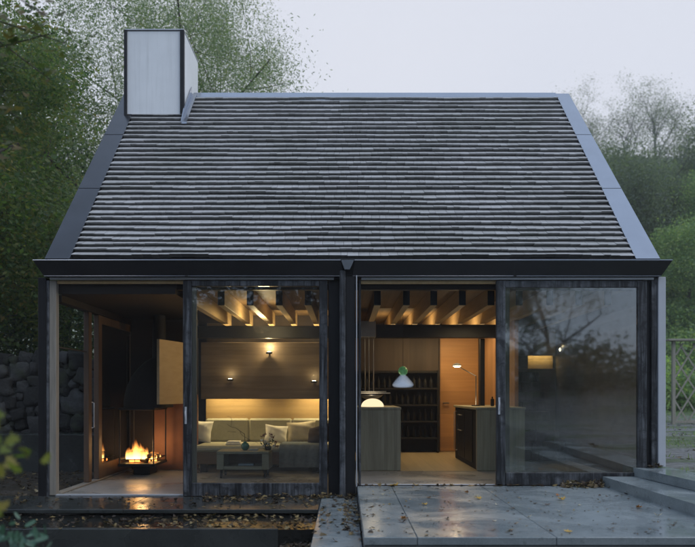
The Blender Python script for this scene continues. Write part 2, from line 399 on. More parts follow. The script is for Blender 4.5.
# terrace slabs
mb = MB()
cuts = [.14, .54, 1.58, 4.7]
for a, b in zip(cuts[:-1], cuts[1:]): mb.box(a + .002, b - .002, -3.2, -.07, -.06, 0, b=.004)
tag(mb.build('terrace', M['slab'], origin=(0, 0, 0)), kind='structure')
mb = MB()
mb.box(.144, 4.69, -3.19, -.08, -.6, -.062, b=.003)
tag(mb.build('terrace_base', M['riser'], origin=(0, 0, 0)), kind='structure')
mb = MB(); mb.box(-.27, .135, -6.0, -1.92, -.20, -.12, b=.005); mb.box(-.27, .135, -1.915, -.03, -.20, -.12, b=.005)
tag(mb.build('concrete_path', M['slab'], origin=(0, 0, 0)), kind='structure')
mb = MB(); mb.box(-.265, .13, -6.0, -.04, -.6, -.202, b=.003)
tag(mb.build('path_base', M['riser'], origin=(0, 0, 0)), kind='structure')
mb = MB()
for a, b in ((-9, -5.2), (-5.197, -2.3), (-2.297, -.275)): mb.box(a, b, -1.04, 0.0, -.165, -.125, b=.004)
tag(mb.build('lower_paving', M['slabdark'], origin=(0, 0, 0)), kind='structure')
mb = MB(); mb.box(-9, -.62, -1.9, -1.82, -.6, -.172, b=.004)
tag(mb.build('pool_rim', M['slabdark'], origin=(0, 0, 0)), kind='structure')
mb = MB(); mb.box(-9, -.28, -1.82, -.98, -.6, -.192, b=0)
tag(mb.build('shallow_water', M['water'], origin=(0, 0, 0)), kind='structure')
m = MB(); m.prism([(3.0, -.075), (3.11, -5.0), (6.2, -5.0), (3.95, -.075)], 'z', -.055, .11)
tag(m.build('lower_step', M['slab'], origin=(0, 0, 0)), kind='structure')
m = MB(); m.prism([(3.37, .3), (3.37, -.075), (3.70, -5.0), (4.12, -5.0), (3.78, .3)], 'z', .113, .21)
tag(m.build('upper_step', M['slab'], origin=(0, 0, 0)), kind='structure')

# ------------------------------------------------------------------ the house
house = thing('mill_house', 'dark shingled timber cabin with glazed sliding front and pale box chimney', 'house', (0, 0, -.14))
# --- envelope
B('floor', M['floor'], house, (-3.52, -.16, .03, 6.5, -.30, -.12), b=0)
B('floor', M['floor'], house, (-.158, 3.60, .03, 1.58, -.30, 0.0), b=0)
B('floor', M['woodfloor'], house, (-.158, 3.60, 1.583, 6.5, -.30, 0.004), b=0)
B('wall', M['black'], house, (-3.56, 3.70, 6.5, 6.7, -.35, 2.6), b=0)
B('wall', M['black'], house, (3.60, 3.70, .05, 6.497, -.35, 2.6), b=0)
B('wall', M['black'], house, (-3.56, -3.40, 3.32, 6.497, -.35, 2.6), b=0)
m = MB(); m.prism([(.1, 2.6), (3.36, 5.76), (6.62, 2.6)], 'x', -3.40, -3.46); m.build('gable', M['black'], house)
m = MB(); m.prism([(.1, 2.6), (3.36, 5.76), (6.62, 2.6)], 'x', 3.52, 3.58); m.build('gable', M['black'], house)
B('ceiling', M['ceil'], house, (.12, 3.58, .06, 6.48, 2.38, 2.43), b=0)
B('ceiling', M['ceil'], house, (-2.0, -.16, .06, 6.48, 2.38, 2.43), b=0)
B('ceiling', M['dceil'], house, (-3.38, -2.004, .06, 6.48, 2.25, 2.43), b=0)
B('lintel', M['blackx'], house, (-3.5, 3.6, -.02, .05, 2.433, 2.62), b=0)
B('partition_wall', M['brownz'], house, (-.15, .11, .10, 6.48, -.1, 2.376), b=0)
# --- roof
E0 = (-.10, 2.62); RG = (3.38, 5.90)     # eave and ridge in (y,z)
def rp(t_, off=0):
    ny, nz = -(RG[1] - E0[1]), (RG[0] - E0[0]); L = math.hypot(ny, nz)
    return (E0[0] + (RG[0] - E0[0]) * t_ + ny / L * off, E0[1] + (RG[1] - E0[1]) * t_ + nz / L * off)
roof = MB()
y0, z0 = rp(0, -.02); y1, z1 = rp(1, -.02); y2, z2 = rp(1, -.14); y3, z3 = rp(0, -.14)
roof.prism([(y0, z0), (y1, z1), (y2, z2), (y3, z3)], 'x', -3.42, 3.56)
yb = 2 * RG[0]
roof.prism([(yb - y0, z0), (yb - y1 + .001, z1), (yb - y2 + .001, z2), (yb - y3, z3)], 'x', -3.42, 3.56)
roof = roof.build('roof', M['blackx'], house)
Ls = math.hypot(RG[0] - E0[0], RG[1] - E0[1])
# graded courses
n_c = 34; exps = [.108 + (.150 - .108) * i / (n_c - 1) for i in range(n_c)]; sc = (Ls - .06) / sum(exps)
def shingle_courses(xlo, xhi, mirror=False):
    sh = MB(); s_ = .015
    rs = random.Random(3)
    for i in range(n_c):
        e = exps[i] * sc
        xl = xlo(s_ / Ls); xr = xhi(s_ / Ls); x = xl - rs.random() * .08
        ph = rs.random() * 9
        while x < xr:
            w = rs.uniform(.07, .17); a = max(x + .0015, xl); b = min(x + w - .0015, xr); x += w
            if b - a < .01: continue
            t0 = (s_ + rs.uniform(-.006, .006) + .011 * math.sin(a * 1.5 + ph) + .008 * math.sin(a * 4.3 + 2 * ph)) / Ls; t1 = (s_ + e + .03) / Ls
            th = .066 + rs.uniform(-.0025, .0025); lift = rs.uniform(0, .003)
            if rs.random() < .012: t0 += .008 / Ls
            p = [rp(t0 + .045 / Ls, -.008), rp(t0 + .040 / Ls, .012), rp(t0, th - .006 + lift), rp(t0, th + lift), rp(t1, .012), rp(t1, -.008)]
            if mirror: p = [(yb - q[0], q[1]) for q in p]
            sh.prism(p, 'x', a, b)
        s_ += e
    return sh
lin = lambda a, b: (lambda t_: a + (b - a) * t_)
shingle_courses(lin(-3.17, -3.30), lin(3.35, 3.41)).build('shingles', M['shingle'], roof)
bk = MB(); q = [rp(0, -.008), rp(0, .03), rp(1, .01), rp(1, -.008)]; bk.prism([(yb - a, b) for a, b in q], 'x', -3.2, 3.38)
bk.build('rear_shingles', M['shingle'], roof)
def band(xi0, xo0, xi1, xo1, mat, name, t0=-.008, t1=1.0, up=.05):
    for mir in (False, True):
        m = MB(); P = []
        for t_, xi, xo in ((t0, xi0, xo0), (t1, xi1, xo1)):
            for off in (-.10, up):
                y, z = rp(t_, off)
                if mir: y = yb - y
                for x in (xi, xo): P.append((x, y, z))
        m.add(P, [(0, 1, 3, 2), (4, 6, 7, 5), (0, 4, 5, 1), (2, 3, 7, 6), (0, 2, 6, 4), (1, 5, 7, 3)]); m.build(name, mat, roof)
band(3.352, 3.63, 3.412, 3.625, M['zinc'], 'verge_flashing')
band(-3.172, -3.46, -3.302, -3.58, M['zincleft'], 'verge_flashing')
m = MB(); ya, za = rp(.972, .052); yr, zr = rp(1.0, .052)
m.prism([(ya, za), (yr, zr + .012), (yb - yr, zr + .012), (yb - ya, za), (yb - ya, za - .09), (ya, za - .09)], 'x', -2.45, 3.408)
m.build('ridge_cap', M['zinc'], roof)
for tt_ in (.34, .68):
    for (xi, xo) in ((3.352 + .06 * tt_, 3.629), (-3.172 - .13 * tt_, -3.462 - .12 * tt_)):
        p0, p1 = rp(tt_, .0505), rp(tt_ + .004, .0505); p2, p3 = rp(tt_ + .004, .054), rp(tt_, .054)
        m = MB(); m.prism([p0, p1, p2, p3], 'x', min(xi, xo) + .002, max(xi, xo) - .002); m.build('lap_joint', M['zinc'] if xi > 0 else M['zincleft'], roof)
# --- chimney
ch = thing('x', 'x', 'x'); bpy.data.objects.remove(ch)
cx0, cx1, cy0, cy1, cz1 = -3.40, -2.475, 2.74, 3.88, 6.67
chim = B('chimney', M['chim'], house, (cx0 + .03, cx1 - .008, cy0 + .02, cy1 - .02, 4.9, cz1 - .008), b=.002)
B('corner_trim', M['black'], chim, (cx0, cx0 + .045, cy0 - .012, cy0 + .06, 5.28, cz1 + .004), b=.003)
B('corner_trim', M['black'], chim, (cx1 - .062, cx1, cy0 - .012, cy0 + .05, 5.28, cz1 + .004), b=.003)
B('base_trim', M['black'], chim, (cx0 + .047, cx1 - .064, cy0 - .010, cy0 + .05, 5.30, 5.372), b=.003)
B('cap', M['strip'], chim, (cx0 + .012, cx1 - .002, cy0 + .0, cy1, cz1 + .0045, cz1 + .02), b=.002)
m = MB()   # flashing up the chimney side
pa = rp((2.55 - E0[0]) / (RG[0] - E0[0]), .078); pb = rp(.985, .078)
m.prism([pa, pb, (pb[0], pb[1] + .11), (pa[0] + .18, pa[1] + .27)], 'x', cx1 + .001, cx1 + .012)
m.prism([pa, pb, (pb[0], pb[1] - .03), (pa[0], pa[1] - .03)], 'x', cx1 + .013, cx1 + .09)
m.build('side_flashing', M['zinc'], chim)
# --- gutters
def gutter(x0, x1, bev0, bev1):
    m = MB(); prof = [(-.19, 2.605), (-.12, 2.435), (-.03, 2.435), (-.03, 2.605), (-.06, 2.605), (-.06, 2.465), (-.105, 2.465), (-.165, 2.605)]
    n = len(prof); vs = []
    for side in (0, 1):
        for (y, z) in prof:
            k = (2.605 - z) / .17
            x = x0 + bev0 * k if side == 0 else x1 - bev1 * k
            vs.append((x, y, z))
    fs = [tuple(range(n)), tuple(range(2 * n - 1, n - 1, -1))] + [(i, i + n, (i + 1) % n + n, (i + 1) % n) for i in range(n)]
    m.add(vs, fs); g_ = m.build('gutter', M['zincdark'], house)
    r = MB(); r.tube([(x0, -.19, 2.607), (x1, -.19, 2.607)], .007, 6); r.tube([(x0 + bev0, -.118, 2.437), (x1 - bev1, -.118, 2.437)], .005, 6)
    r.build('gutter_lip', M['zinc'], g_); return g_
gutter(-3.585, -.05, .10, -.03); gutter(.11, 3.76, -.02, .10)
m = MB(); m.prism([(-.045, 2.61), (.105, 2.61), (.055, 2.50), (-.005, 2.50)], 'y', -.20, -.06); m.build('rain_hopper', M['zinc'], house)
B('fascia', M['blackx'], house, (-3.50, 3.64, -.028, -.0205, 2.46, 2.66), b=0)
B('eave_board', M['blackx'], house, (-3.2, 3.38, -.16, -.09, 2.612, 2.632), b=0)
B('head_flashing', M['strip'], house, (-3.44, -.13, -.06, -.022, 2.403, 2.430), b=.002)
B('head_flashing', M['strip'], house, (.19, 3.60, -.06, -.022, 2.403, 2.430), b=.002)
B('head_rail', M['pine_y'], house, (-3.38, -.21, .0, .045, 2.365, 2.40), b=.002)
B('head_rail', M['pine_y'], house, (.16, 3.50, .0, .045, 2.365, 2.40), b=.002)
for gx_ in (-1.85, 1.95):
    m = MB(); m.prism([(-.194, 2.609), (-.123, 2.431), (-.10, 2.431), (-.10, 2.45), (-.118, 2.46), (-.180, 2.609)], 'x', gx_, gx_ + .035); m.build('gutter_joint', M['zincdark'], house)
# --- posts and jambs on the front
B('post', M['black'], house, (-3.59, -3.50, -.03, .10, -.15, 2.432))
B('post', M['frame'], house, (-3.498, -3.465, -.02, .08, -.14, 2.40))
B('jamb', M['pale'], house, (-3.463, -3.385, -.015, .08, -.118, 2.40))
B('post', M['black'], house, (-.195, -.065, .0, .10, -.12, 2.40))
B('post', M['frame'], house, (-.062, .005, -.17, -.06, -.12, 2.498), b=.015)
B('post', M['black'], house, (.008, .118, -.13, -.03, -.12, 2.43))
B('post', M['frame'], house, (.1575, .186, -.035, .07, 0.0, 2.40))
B('corner_trim', M['strip'], house, (.128, .140, -.15, -.04, 0.0, 2.44), b=.002)
B('post', M['black'], house, (3.525, 3.575, -.01, .05, .0, 2.40))
B('post', M['frame'], house, (3.578, 3.645, -.05, .05, .0, 2.43))
B('corner_post', M['paint'], house, (3.648, 3.735, -.07, .06, .222, 2.434))
B('threshold', M['strip'], house, (-3.40, -1.885, -.01, .028, -.124, -.105), b=.002)
B('threshold', M['strip'], house, (.19, 1.755, -.03, .028, 0.002, .014), b=.002)
B('sill', M['frame_x'], house, (-3.46, -.20, -.012, .028, -.30, -.128), b=.002)
B('sill', M['black'], house, (.145, 3.60, -.067, .027, -.30, -.004), b=0)
# --- sliding doors
def slider(x0, x1, z0, z1, y, sl, sr, st, sb, glass, hz, hx):
    d = bpy.data.objects.new('sliding_door', None); COL.objects.link(d); d.parent = house; d.location = (x0, y, z0 + .14)
    B('frame', M['frame'], d, (x0, x0 + sl, y - .03, y + .03, z0, z1), (x1 - sr, x1, y - .03, y + .03, z0, z1),
      (x0 + sl, x1 - sr, y - .027, y + .027, z1 - st, z1), (x0 + sl, x1 - sr, y - .027, y + .027, z0, z0 + sb), b=.006)
    B('glazing_bead', M['pale'], d, (x0 + sl + .001, x0 + sl + .055, y + .002, y + .024, z0 + sb + .001, z1 - st - .001), b=.002)
    B('glass_pane', glass, d, (x0 + sl + .001, x1 - sr - .001, y - .006, y + .0, z0 + sb + .001, z1 - st - .001), b=0)
    m = MB(); m.box(hx - .012, hx + .012, y - .037, y - .031, hz - .1, hz + .1, b=.003); m.tube([(hx, y - .035, hz - .05), (hx, y - .065, hz - .045), (hx, y - .065, hz + .045), (hx, y - .035, hz + .05)], .005, 6)
    m.build('handle', M['strip'], d); return d
slider(-1.888, -.205, -.122, 2.392, -.035, .10, .095, .065, .155, M['glass'], .82, -1.855)
slider(1.765, 3.520, .004, 2.392, -.035, .105, .11, .08, .15, M['glassR'], .93, 1.795)
tr_ = B('bottom_rail', M['frame_x'], house, (1.77, 3.51, -.018, .028, 0.002, .02), b=0)
# --- left side glazing, looking out
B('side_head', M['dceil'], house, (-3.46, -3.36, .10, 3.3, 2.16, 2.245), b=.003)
B('threshold', M['pale'], house, (-3.46, -3.36, .09, 3.3, -.118, -.10), b=.003)
for (a, b) in ((1.10, 1.22), (1.50, 1.64), (3.18, 3.3)):
    B('side_stile', M['sidewood'], house, (-3.45, -3.38, a, b, -.098, 2.158), b=.006)
B('side_rail', M['sidewood'], house, (-3.44, -3.39, 1.645, 3.175, -.098, .10), b=.004)
B('side_rail', M['sidewood'], house, (-3.44, -3.39, 1.645, 3.175, 2.05, 2.157), b=.004)
B('side_pane', M['glassS'], house, (-3.418, -3.412, 1.642, 3.178, .102, 2.048), b=0)
m = MB(); m.tube([(-3.36, 1.15, .62), (-3.33, 1.15, .63), (-3.33, 1.15, .95), (-3.36, 1.15, .96)], .008, 6); m.build('side_handle', M['strip'], house)
B('side_bar', M['iron'], house, (-3.43, -3.405, .1, 1.09, 1.62, 1.635), b=0)

# --- left room: structure behind the stove
B('heat_shield', M['copper'], house, (-3.0, -2.31, 2.96, 3.0, -.118, 1.06), b=.004)
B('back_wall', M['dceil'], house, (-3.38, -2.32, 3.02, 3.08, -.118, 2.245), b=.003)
m = MB(); xa, xb_, ya2, yb2 = -2.71, -2.46, 2.0, 3.0
m.prism([(xa, ya2), (xb_, yb2), (xb_ + .04, yb2 - .012), (xa + .04, ya2 - .012)], 'z', .92, 1.86)
m.build('cabinet_door', M['ply'], house)
# --- living room back wall
B('back_wall', M['band'], house, (-2.30, -.16, 3.62, 3.68, -.1, 1.2), b=0)
B('back_wall', M['brownz'], house, (-2.30, -.16, 3.69, 3.75, 1.0, 2.376), b=0)
B('wall_panel', M['brown'], house, (-2.31, -.155, 3.22, 3.26, .99, 1.90), b=.004)
B('cross_beam', M['blackx'], house, (-2.31, -.155, 2.86, 3.02, 1.94, 2.13), b=.006)
B('cross_beam', M['blackx'], house, (.115, 2.42, 2.86, 3.02, 1.945, 2.15), b=.006)
for x in (-1.93, -1.58, -1.22, -.86, -.50):
    B('beam', M['pine_y'], house, (x, x + .085, .52, 3.4, 2.17, 2.378), b=.004)
    B('beam_end_shade', M['black'], house, (x + .001, x + .084, .505, .518, 2.172, 2.375), b=.002)  # black cap painted in for the shade on the beam front
for x in (-.0, .36, .72, 1.06, 1.415, 1.77, 2.12, 2.5, 2.86, 3.22):
    if x < .12: continue
    B('beam', M['pine_y'], house, (x, x + .085, .52, 4.95, 2.17, 2.378), b=.004)
    B('beam_end_shade', M['black'], house, (x + .001, x + .084, .505, .518, 2.172, 2.375), b=.002)  # same painted shade cap on the kitchen beams
B('front_tie', M['dceil'], house, (.12, 3.58, .12, .22, 2.31, 2.378), b=.003)
B('front_tie', M['dceil'], house, (-2.0, -.16, .12, .22, 2.31, 2.378), b=.003)
# --- kitchen back
B('back_wall', M['brownz'], house, (.11, 1.74, 5.10, 5.2, .0, 2.376), b=0)
B('back_wall', M['orange'], house, (2.50, 3.58, 5.10, 5.2, .0, 2.376), b=0)
dr = B('inner_door', M['orange'], house, (1.76, 2.47, 5.08, 5.12, .01, 2.10), b=.004)
m = MB(); kx, ky, kz = at(443.5, 403, 5.06); m.tube([(kx, 5.08, kz), (kx, 5.03, kz), (kx + .10, 5.03, kz)], .011, 8); m.build('handle', M['steel'], dr)
B('door_frame', M['brownz'], house, (1.742, 1.758, 5.05, 5.13, .005, 2.13), (2.472, 2.498, 5.05, 5.13, .005, 2.13), (1.742, 2.498, 5.05, 5.13, 2.132, 2.37), b=.002)
B('partition_wall', M['orangez'], house, (2.52, 2.58, 2.35, 5.05, .006, 2.376), b=.003)
B('post', M['black'], house, (2.13, 2.20, 3.0, 3.07, .006, 1.94), b=.004)
B('back_wall', M['brown'], house, (2.585, 3.58, 3.95, 4.0, .006, 1.50), b=0)
B('back_wall', M['brown'], house, (2.585, 3.11, 3.95, 4.0, 1.503, 1.72), b=0)
B('back_wall', M['brown'], house, (2.585, 3.58, 3.94, 4.0, 1.722, 2.376), b=0)
B('wall_niche', M['band'], house, (3.0, 3.58, 4.12, 4.15, 1.45, 1.758), b=0)
B('inner_lining', M['brown'], house, (3.585, 3.598, .06, 3.93, .006, 2.376), b=0)

# ------------------------------------------------------------------ lamps
def wall_spot(px, py, label, up):
    x, y, z = at(px, py, 3.10)
    t_ = thing('wall_spotlight', label, 'lamp', (x, 3.22, z), 'spotlights on the dark wall panel')
    m = MB(); m.tube([(x, 3.219, z), (x, 3.15, z)], .012, 8); m.build('bracket', M['iron'], t_)
    m = MB(); m.lathe([(.0, z - .012), (.045, z - .012), (.055, z + .008), (.04, z + .018)], x, 3.12, 16); m.build('lamp_head', M['iron'], t_)
    m = MB(); m.lathe([(.0, z + .024), (.03, z + .022), (.038, z + .012)], x, 3.12, 16); m.build('bulb', M['lampglow'], t_)
    light('spot_glow', 'POINT', (x, 3.10, z + .10), up, WARM, shadow_soft_size=.03).parent = None
    return t_
wall_spot(269, 353, 'topmost of three small glowing wall spotlights above sofa', 5)
wall_spot(230, 380, 'lower left of three small glowing wall spotlights above sofa', .45)
wall_spot(314, 382, 'lower right of three small glowing wall spotlights above sofa', .45)
light('sofa_strip_light', 'AREA', (-1.85, 3.45, 1.15), 8, WARM, (R(-12), 0, 0), shape='RECTANGLE', size=.8, size_y=.08)
light('sofa_strip_light', 'AREA', (-.45, 3.45, 1.15), 7, WARM, (R(-12), 0, 0), shape='RECTANGLE', size=.6, size_y=.08)
light('under_sofa_light', 'AREA', (-1.3, 2.62, .02), .9, WARM, (R(0), 0, 0), shape='RECTANGLE', size=2.0, size_y=.05)
light('beam_light', 'AREA', (-1.1, 3.12, 1.93), 7, WARM, (R(155), 0, 0), shape='RECTANGLE', size=1.7, size_y=.06)
light('beam_light', 'AREA', (1.5, 3.4, 1.9), 14, WARM, (R(160), 0, 0), shape='RECTANGLE', size=1.9, size_y=.1)
light('kitchen_light', 'AREA', (1.6, 4.2, 2.14), 14, WARM, (0, 0, 0), shape='RECTANGLE', size=1.2, size_y=.5)
light('kitchen_light', 'AREA', (1.9, 2.0, 2.14), 5, WARM, (0, 0, 0), shape='RECTANGLE', size=.5, size_y=.5)
light('living_light', 'POINT', (-1.2, 1.9, 2.05), 12, WARM, shadow_soft_size=.12)
light('niche_light', 'AREA', (3.33, 4.06, 1.75), 1.1, WARM, (0, 0, 0), shape='RECTANGLE', size=.45, size_y=.05)

# ------------------------------------------------------------------ stove
sx0, sx1, sy0, sy1 = -3.26, -2.77, 2.05, 2.78
st = thing('fireplace_stove', 'open black iron fireplace with dark hood and burning logs in glazed hearth', 'fireplace', (-3.02, 2.4, -.12))
z_t, z_b = .87, .06
m = MB(); ring = []
prof = [(z_t, 1.0), (z_t + .05, 1.0), (z_t + .14, .99), (z_t + .30, .92), (z_t + .46, .80), (z_t + .58, .64), (z_t + .68, .46), (z_t + .74, .30), (2.24, .28)]
n = 20; cxs, cys = (sx0 + sx1) / 2 + .0, (sy0 + sy1) / 2
for (z, k) in prof:
    for i in range(n):
        a = 2 * math.pi * i / n; q_ = .55 if k > .3 else 1
        ca, sa = math.cos(a), math.sin(a)
        x = cxs + .08 + math.copysign(abs(ca) ** q_, ca) * .33 * k + (1 - k) * .22; y = cys + math.copysign(abs(sa) ** q_, sa) * .38 * k
        ring.append((x, y, z))
fs = [(j * n + i, j * n + (i + 1) % n, (j + 1) * n + (i + 1) % n, (j + 1) * n + i) for j in range(len(prof) - 1) for i in range(n)]
m.add(ring, fs, True); m.build('hood', M['deepblack'], st)
B('rim', M['iron'], st, (sx0 - .02, sx1 + .02, sy0 - .02, sy1 + .02, z_t - .035, z_t), b=.004)
for (x, y) in ((sx0, sy0), (sx1, sy0), (sx0, sy1), (sx1, sy1)):
    m = MB(); m.tube([(x, y, z_b + .0), (x, y, z_t - .036)], .011, 8); m.build('rod', M['iron'], st)
B('hearth_tray', M['iron'], st, (sx0 - .02, sx1 + .02, sy0 - .02, sy1 + .02, z_b - .04, z_b), b=.006)
m = MB(); m.tube([(sx0, sy0, z_b + .06), (sx1, sy0, z_b + .06), (sx1, sy1, z_b + .06), (sx0, sy1, z_b + .06), (sx0, sy0, z_b + .06)], .007, 6); m.build('guard_rail', M['iron'], st)
B('plinth', M['iron'], st, (sx0 + .14, sx1 - .10, sy0 + .2, sy1 - .15, -.118, z_b - .042), b=.006)
for i in range(7):
    a = random.uniform(-.5, .5); cx = -3.03 + random.uniform(-.1, .12); cy = 2.38 + random.uniform(-.12, .12); z = z_b + .04 + .045 * (i // 3)
    l_ = .15; m = MB(); m.tube([(cx - l_ * math.cos(a), cy - l_ * math.sin(a), z), (cx, cy, z + .01), (cx + l_ * math.cos(a), cy + l_ * math.sin(a), z + random.uniform(-.02, .03))], [.03, .036, .03], 8)
    m.build('log', M['twig'], st)
t = NT('flame'); tc = t.n('ShaderNodeTexCoord'); sp = t.n('ShaderNodeSeparateXYZ'); t.l(tc.outputs['Generated'], sp.inputs[0])
lw = t.n('ShaderNodeLayerWeight'); lw.inputs[0].default_value = .35
col = t.ramp(sp.outputs[2], [(0, (1, .62, .20)), (.4, (1, .45, .10)), (1, (1, .22, .03))])
stv = t.ramp(sp.outputs[2], [(0, 1.0), (.45, .55), (1, .0)])
mu = t.n('ShaderNodeMath', operation='MULTIPLY'); t.l(stv, mu.inputs[0]); mu.inputs[1].default_value = 6.5
e = t.n('ShaderNodeEmission'); t.l(col, e.inputs[0]); t.l(mu.outputs[0], e.inputs[1])
tr2 = t.n('ShaderNodeBsdfTransparent'); mx = t.n('ShaderNodeMixShader')
fa = t.n('ShaderNodeMath', operation='MULTIPLY'); inv = t.n('ShaderNodeMath', operation='SUBTRACT'); inv.inputs[0].default_value = 1.0
t.l(lw.outputs['Facing'], inv.inputs[1]); t.l(inv.outputs[0], fa.inputs[0]); t.l(stv, fa.inputs[1])
p3 = t.n('ShaderNodeMath', operation='POWER'); t.l(fa.outputs[0], p3.inputs[0]); p3.inputs[1].default_value = 1.6
t.l(p3.outputs[0], mx.inputs[0]); t.l(tr2.outputs[0], mx.inputs[1]); t.l(e.outputs[0], mx.inputs[2]); t.l(mx.outputs[0], t.out.inputs[0]); M['flame'] = t.m
rf = random.Random(5)
for i in range(26):
    fx = -3.03 + rf.gauss(0, .12); fx = max(-3.2, min(-2.83, fx)); fy = 2.32 + rf.uniform(-.12, .22); hgt = .22 * math.exp(-((fx + 3.08) / .16) ** 2) * rf.uniform(.55, 1.15) + .08; r = rf.uniform(.035, .065)
    m = MB(); zz = z_b + .05; pts = []; rr = []
    for k in range(9):
        u = k / 8; pts.append((fx + .02 * math.sin(u * 5 + i) * u, fy, zz + hgt * u)); rr.append(max(.002, r * (math.sin(math.pi * min(1, u * .75 + .25)) ** .8) * (1 - u * .55) if u < 1 else .002))
    m.tube(pts, rr, 10); m.build('flame', M['flame'], st)
m = MB()
for i in range(40):
    x = -3.04 + rf.gauss(0, .09); y = 2.35 + rf.uniform(-.14, .14); s_ = rf.uniform(.008, .02)
    m.box(x - s_, x + s_, y - s_, y + s_, z_b + .012, z_b + .012 + 2 * s_, b=.003)
tag(m.build('embers', emis('embers', (1, .28, .05), 5), st), kind='stuff')
light('fire_light', 'POINT', (-3.02, 2.35, .30), 6.5, (1.0, .55, .22), shadow_soft_size=.09)

# ------------------------------------------------------------------ sofa corner
so = thing('sofa', 'low built-in linen sofa along wood wall with glow beneath', 'sofa', (-1.3, 2.9, -.12))
B('base', M['sofabase'], so, (-2.29, -.17, 2.42, 3.60, 0.02, .20), b=.004)
B('seat', M['linen'], so, (-2.28, -.18, 2.40, 3.45, .203, .29), b=.03)
B('foot', M['iron'], so, (-2.2, -2.1, 2.6, 2.7, -.118, .018), b=.003); B('foot', M['iron'], so, (-.5, -.4, 2.6, 2.7, -.118, .018), b=.003)
for x0, x1 in ((-2.285, -1.58), (-1.575, -.87), (-.865, -.175)):
    B('backrest', M['linen'], so, (x0, x1, 3.46, 3.61, .295, .67), b=.03)
def pillow(w, h, d, loc, rot, mat, label, seed=0):
    rr = random.Random(seed); n = 12; vs = []; fs = []
    for side in (1, -1):
        for j in range(n + 1):
            for i in range(n + 1):
                u = i / n * 2 - 1; v_ = j / n * 2 - 1
                e_ = max(0, (1 - abs(u) ** 2.6)) * max(0, (1 - abs(v_) ** 2.6))
                pu = u * (1 - .10 * (1 - abs(v_) ** 1.5) * abs(u)); pv = v_ * (1 - .10 * (1 - abs(u) ** 1.5) * abs(v_))
                vs.append((pu * w / 2, side * (d / 2) * e_ ** .5 + .006 * math.sin(u * 7 + seed) * e_ + .005 * math.sin(v_ * 9 + u * 4), (pv + 1) * h / 2))
    N = (n + 1) ** 2
    for s_, side in ((0, 1), (N, -1)):
        for j in range(n):
            for i in range(n):
                q = (s_ + j * (n + 1) + i, s_ + j * (n + 1) + i + 1, s_ + (j + 1) * (n + 1) + i + 1, s_ + (j + 1) * (n + 1) + i)
                fs.append(q if side < 0 else q[::-1])
    m = MB(); m.add(vs, fs, True); o = m.build('pillow', mat, None, origin=(0, 0, 0)); o.location = loc; o.rotation_euler = rot
    tag(o, label, 'pillow', 'pillows on the sofa'); return o
def atx(px, Y): return (px - 345) * (Y + CAMD) / F
pillow(.40, .36, .15, (atx(198, 3.15), 3.2, .295), (R(-14), R(4), R(-6)), M['white'], 'white pillow at left end of the sofa', 1)
pillow(.37, .29, .14, (atx(275, 3.1), 3.15, .295), (R(-18), R(6), R(8)), M['white'], 'white pillow in the middle of sofa behind flowering plant', 2)
pillow(.48, .34, .15, (atx(302, 3.2), 3.28, .295), (R(-12), R(-5), R(-4)), M['beige'], 'larger beige pillow leaning right of the white pillow', 3)
pillow(.44, .32, .20, (atx(318, 2.7), 2.72, .292), (R(-22), R(-14), R(-40)), M['dkbrown'], 'dark brown pillow at right end of sofa', 4)
m = MB()
def cloth_sheet(m, x0, x1, prof, amp=.01, nx_=24, seed=0, thick=.02):
    # prof: list of (y,z) followed over the furniture
    n_ = len(prof); b0 = len(m.v)
    for layer in (0, 1):
        for j, (y, z) in enumerate(prof):
            for i in range(nx_ + 1):
                x = x0 + (x1 - x0) * i / nx_
                w_ = amp * (math.sin(x * 34 + j * .4 + seed) + .6 * math.sin(x * 71 + j * .9)) * (j / n_ + .3)
                m.v.append((x + w_ * .3, y - w_ - (thick if layer == 0 else 0) * (1 if j > n_ * .45 else .0), z + (thick if layer == 0 else 0) * (1 if j <= n_ * .55 else 0) + w_ * .3))
    N = n_ * (nx_ + 1)
    for layer in (0, 1):
        for j in range(n_ - 1):
            for i in range(nx_):
                q = tuple(b0 + layer * N + k for k in (j * (nx_ + 1) + i, j * (nx_ + 1) + i + 1, (j + 1) * (nx_ + 1) + i + 1, (j + 1) * (nx_ + 1) + i))
                m.f.append(q if layer else q[::-1]); m.sm.append(True)
cloth_sheet(m, -.98, -.28, [(3.0, .30), (2.8, .30), (2.6, .30), (2.45, .298), (2.385, .285), (2.37, .24), (2.365, .15), (2.365, .02), (2.36, -.02)], .008, 28, 2)
tag(m.build('throw_blanket', M['wool']), 'grey blue wool blanket draped over right front of sofa', 'blanket')
m = MB(); 
for k in range(3): m.box(atx(226, 2.7) + .01 * k, atx(242, 2.7) - .015 * k, 2.62 + .01 * k, 2.84, .296 + .018 * k, .312 + .018 * k, b=.007)
tag(m.build('folded_cloth', M['white']), 'folded white cloth lying on the sofa left of vase', 'cloth')
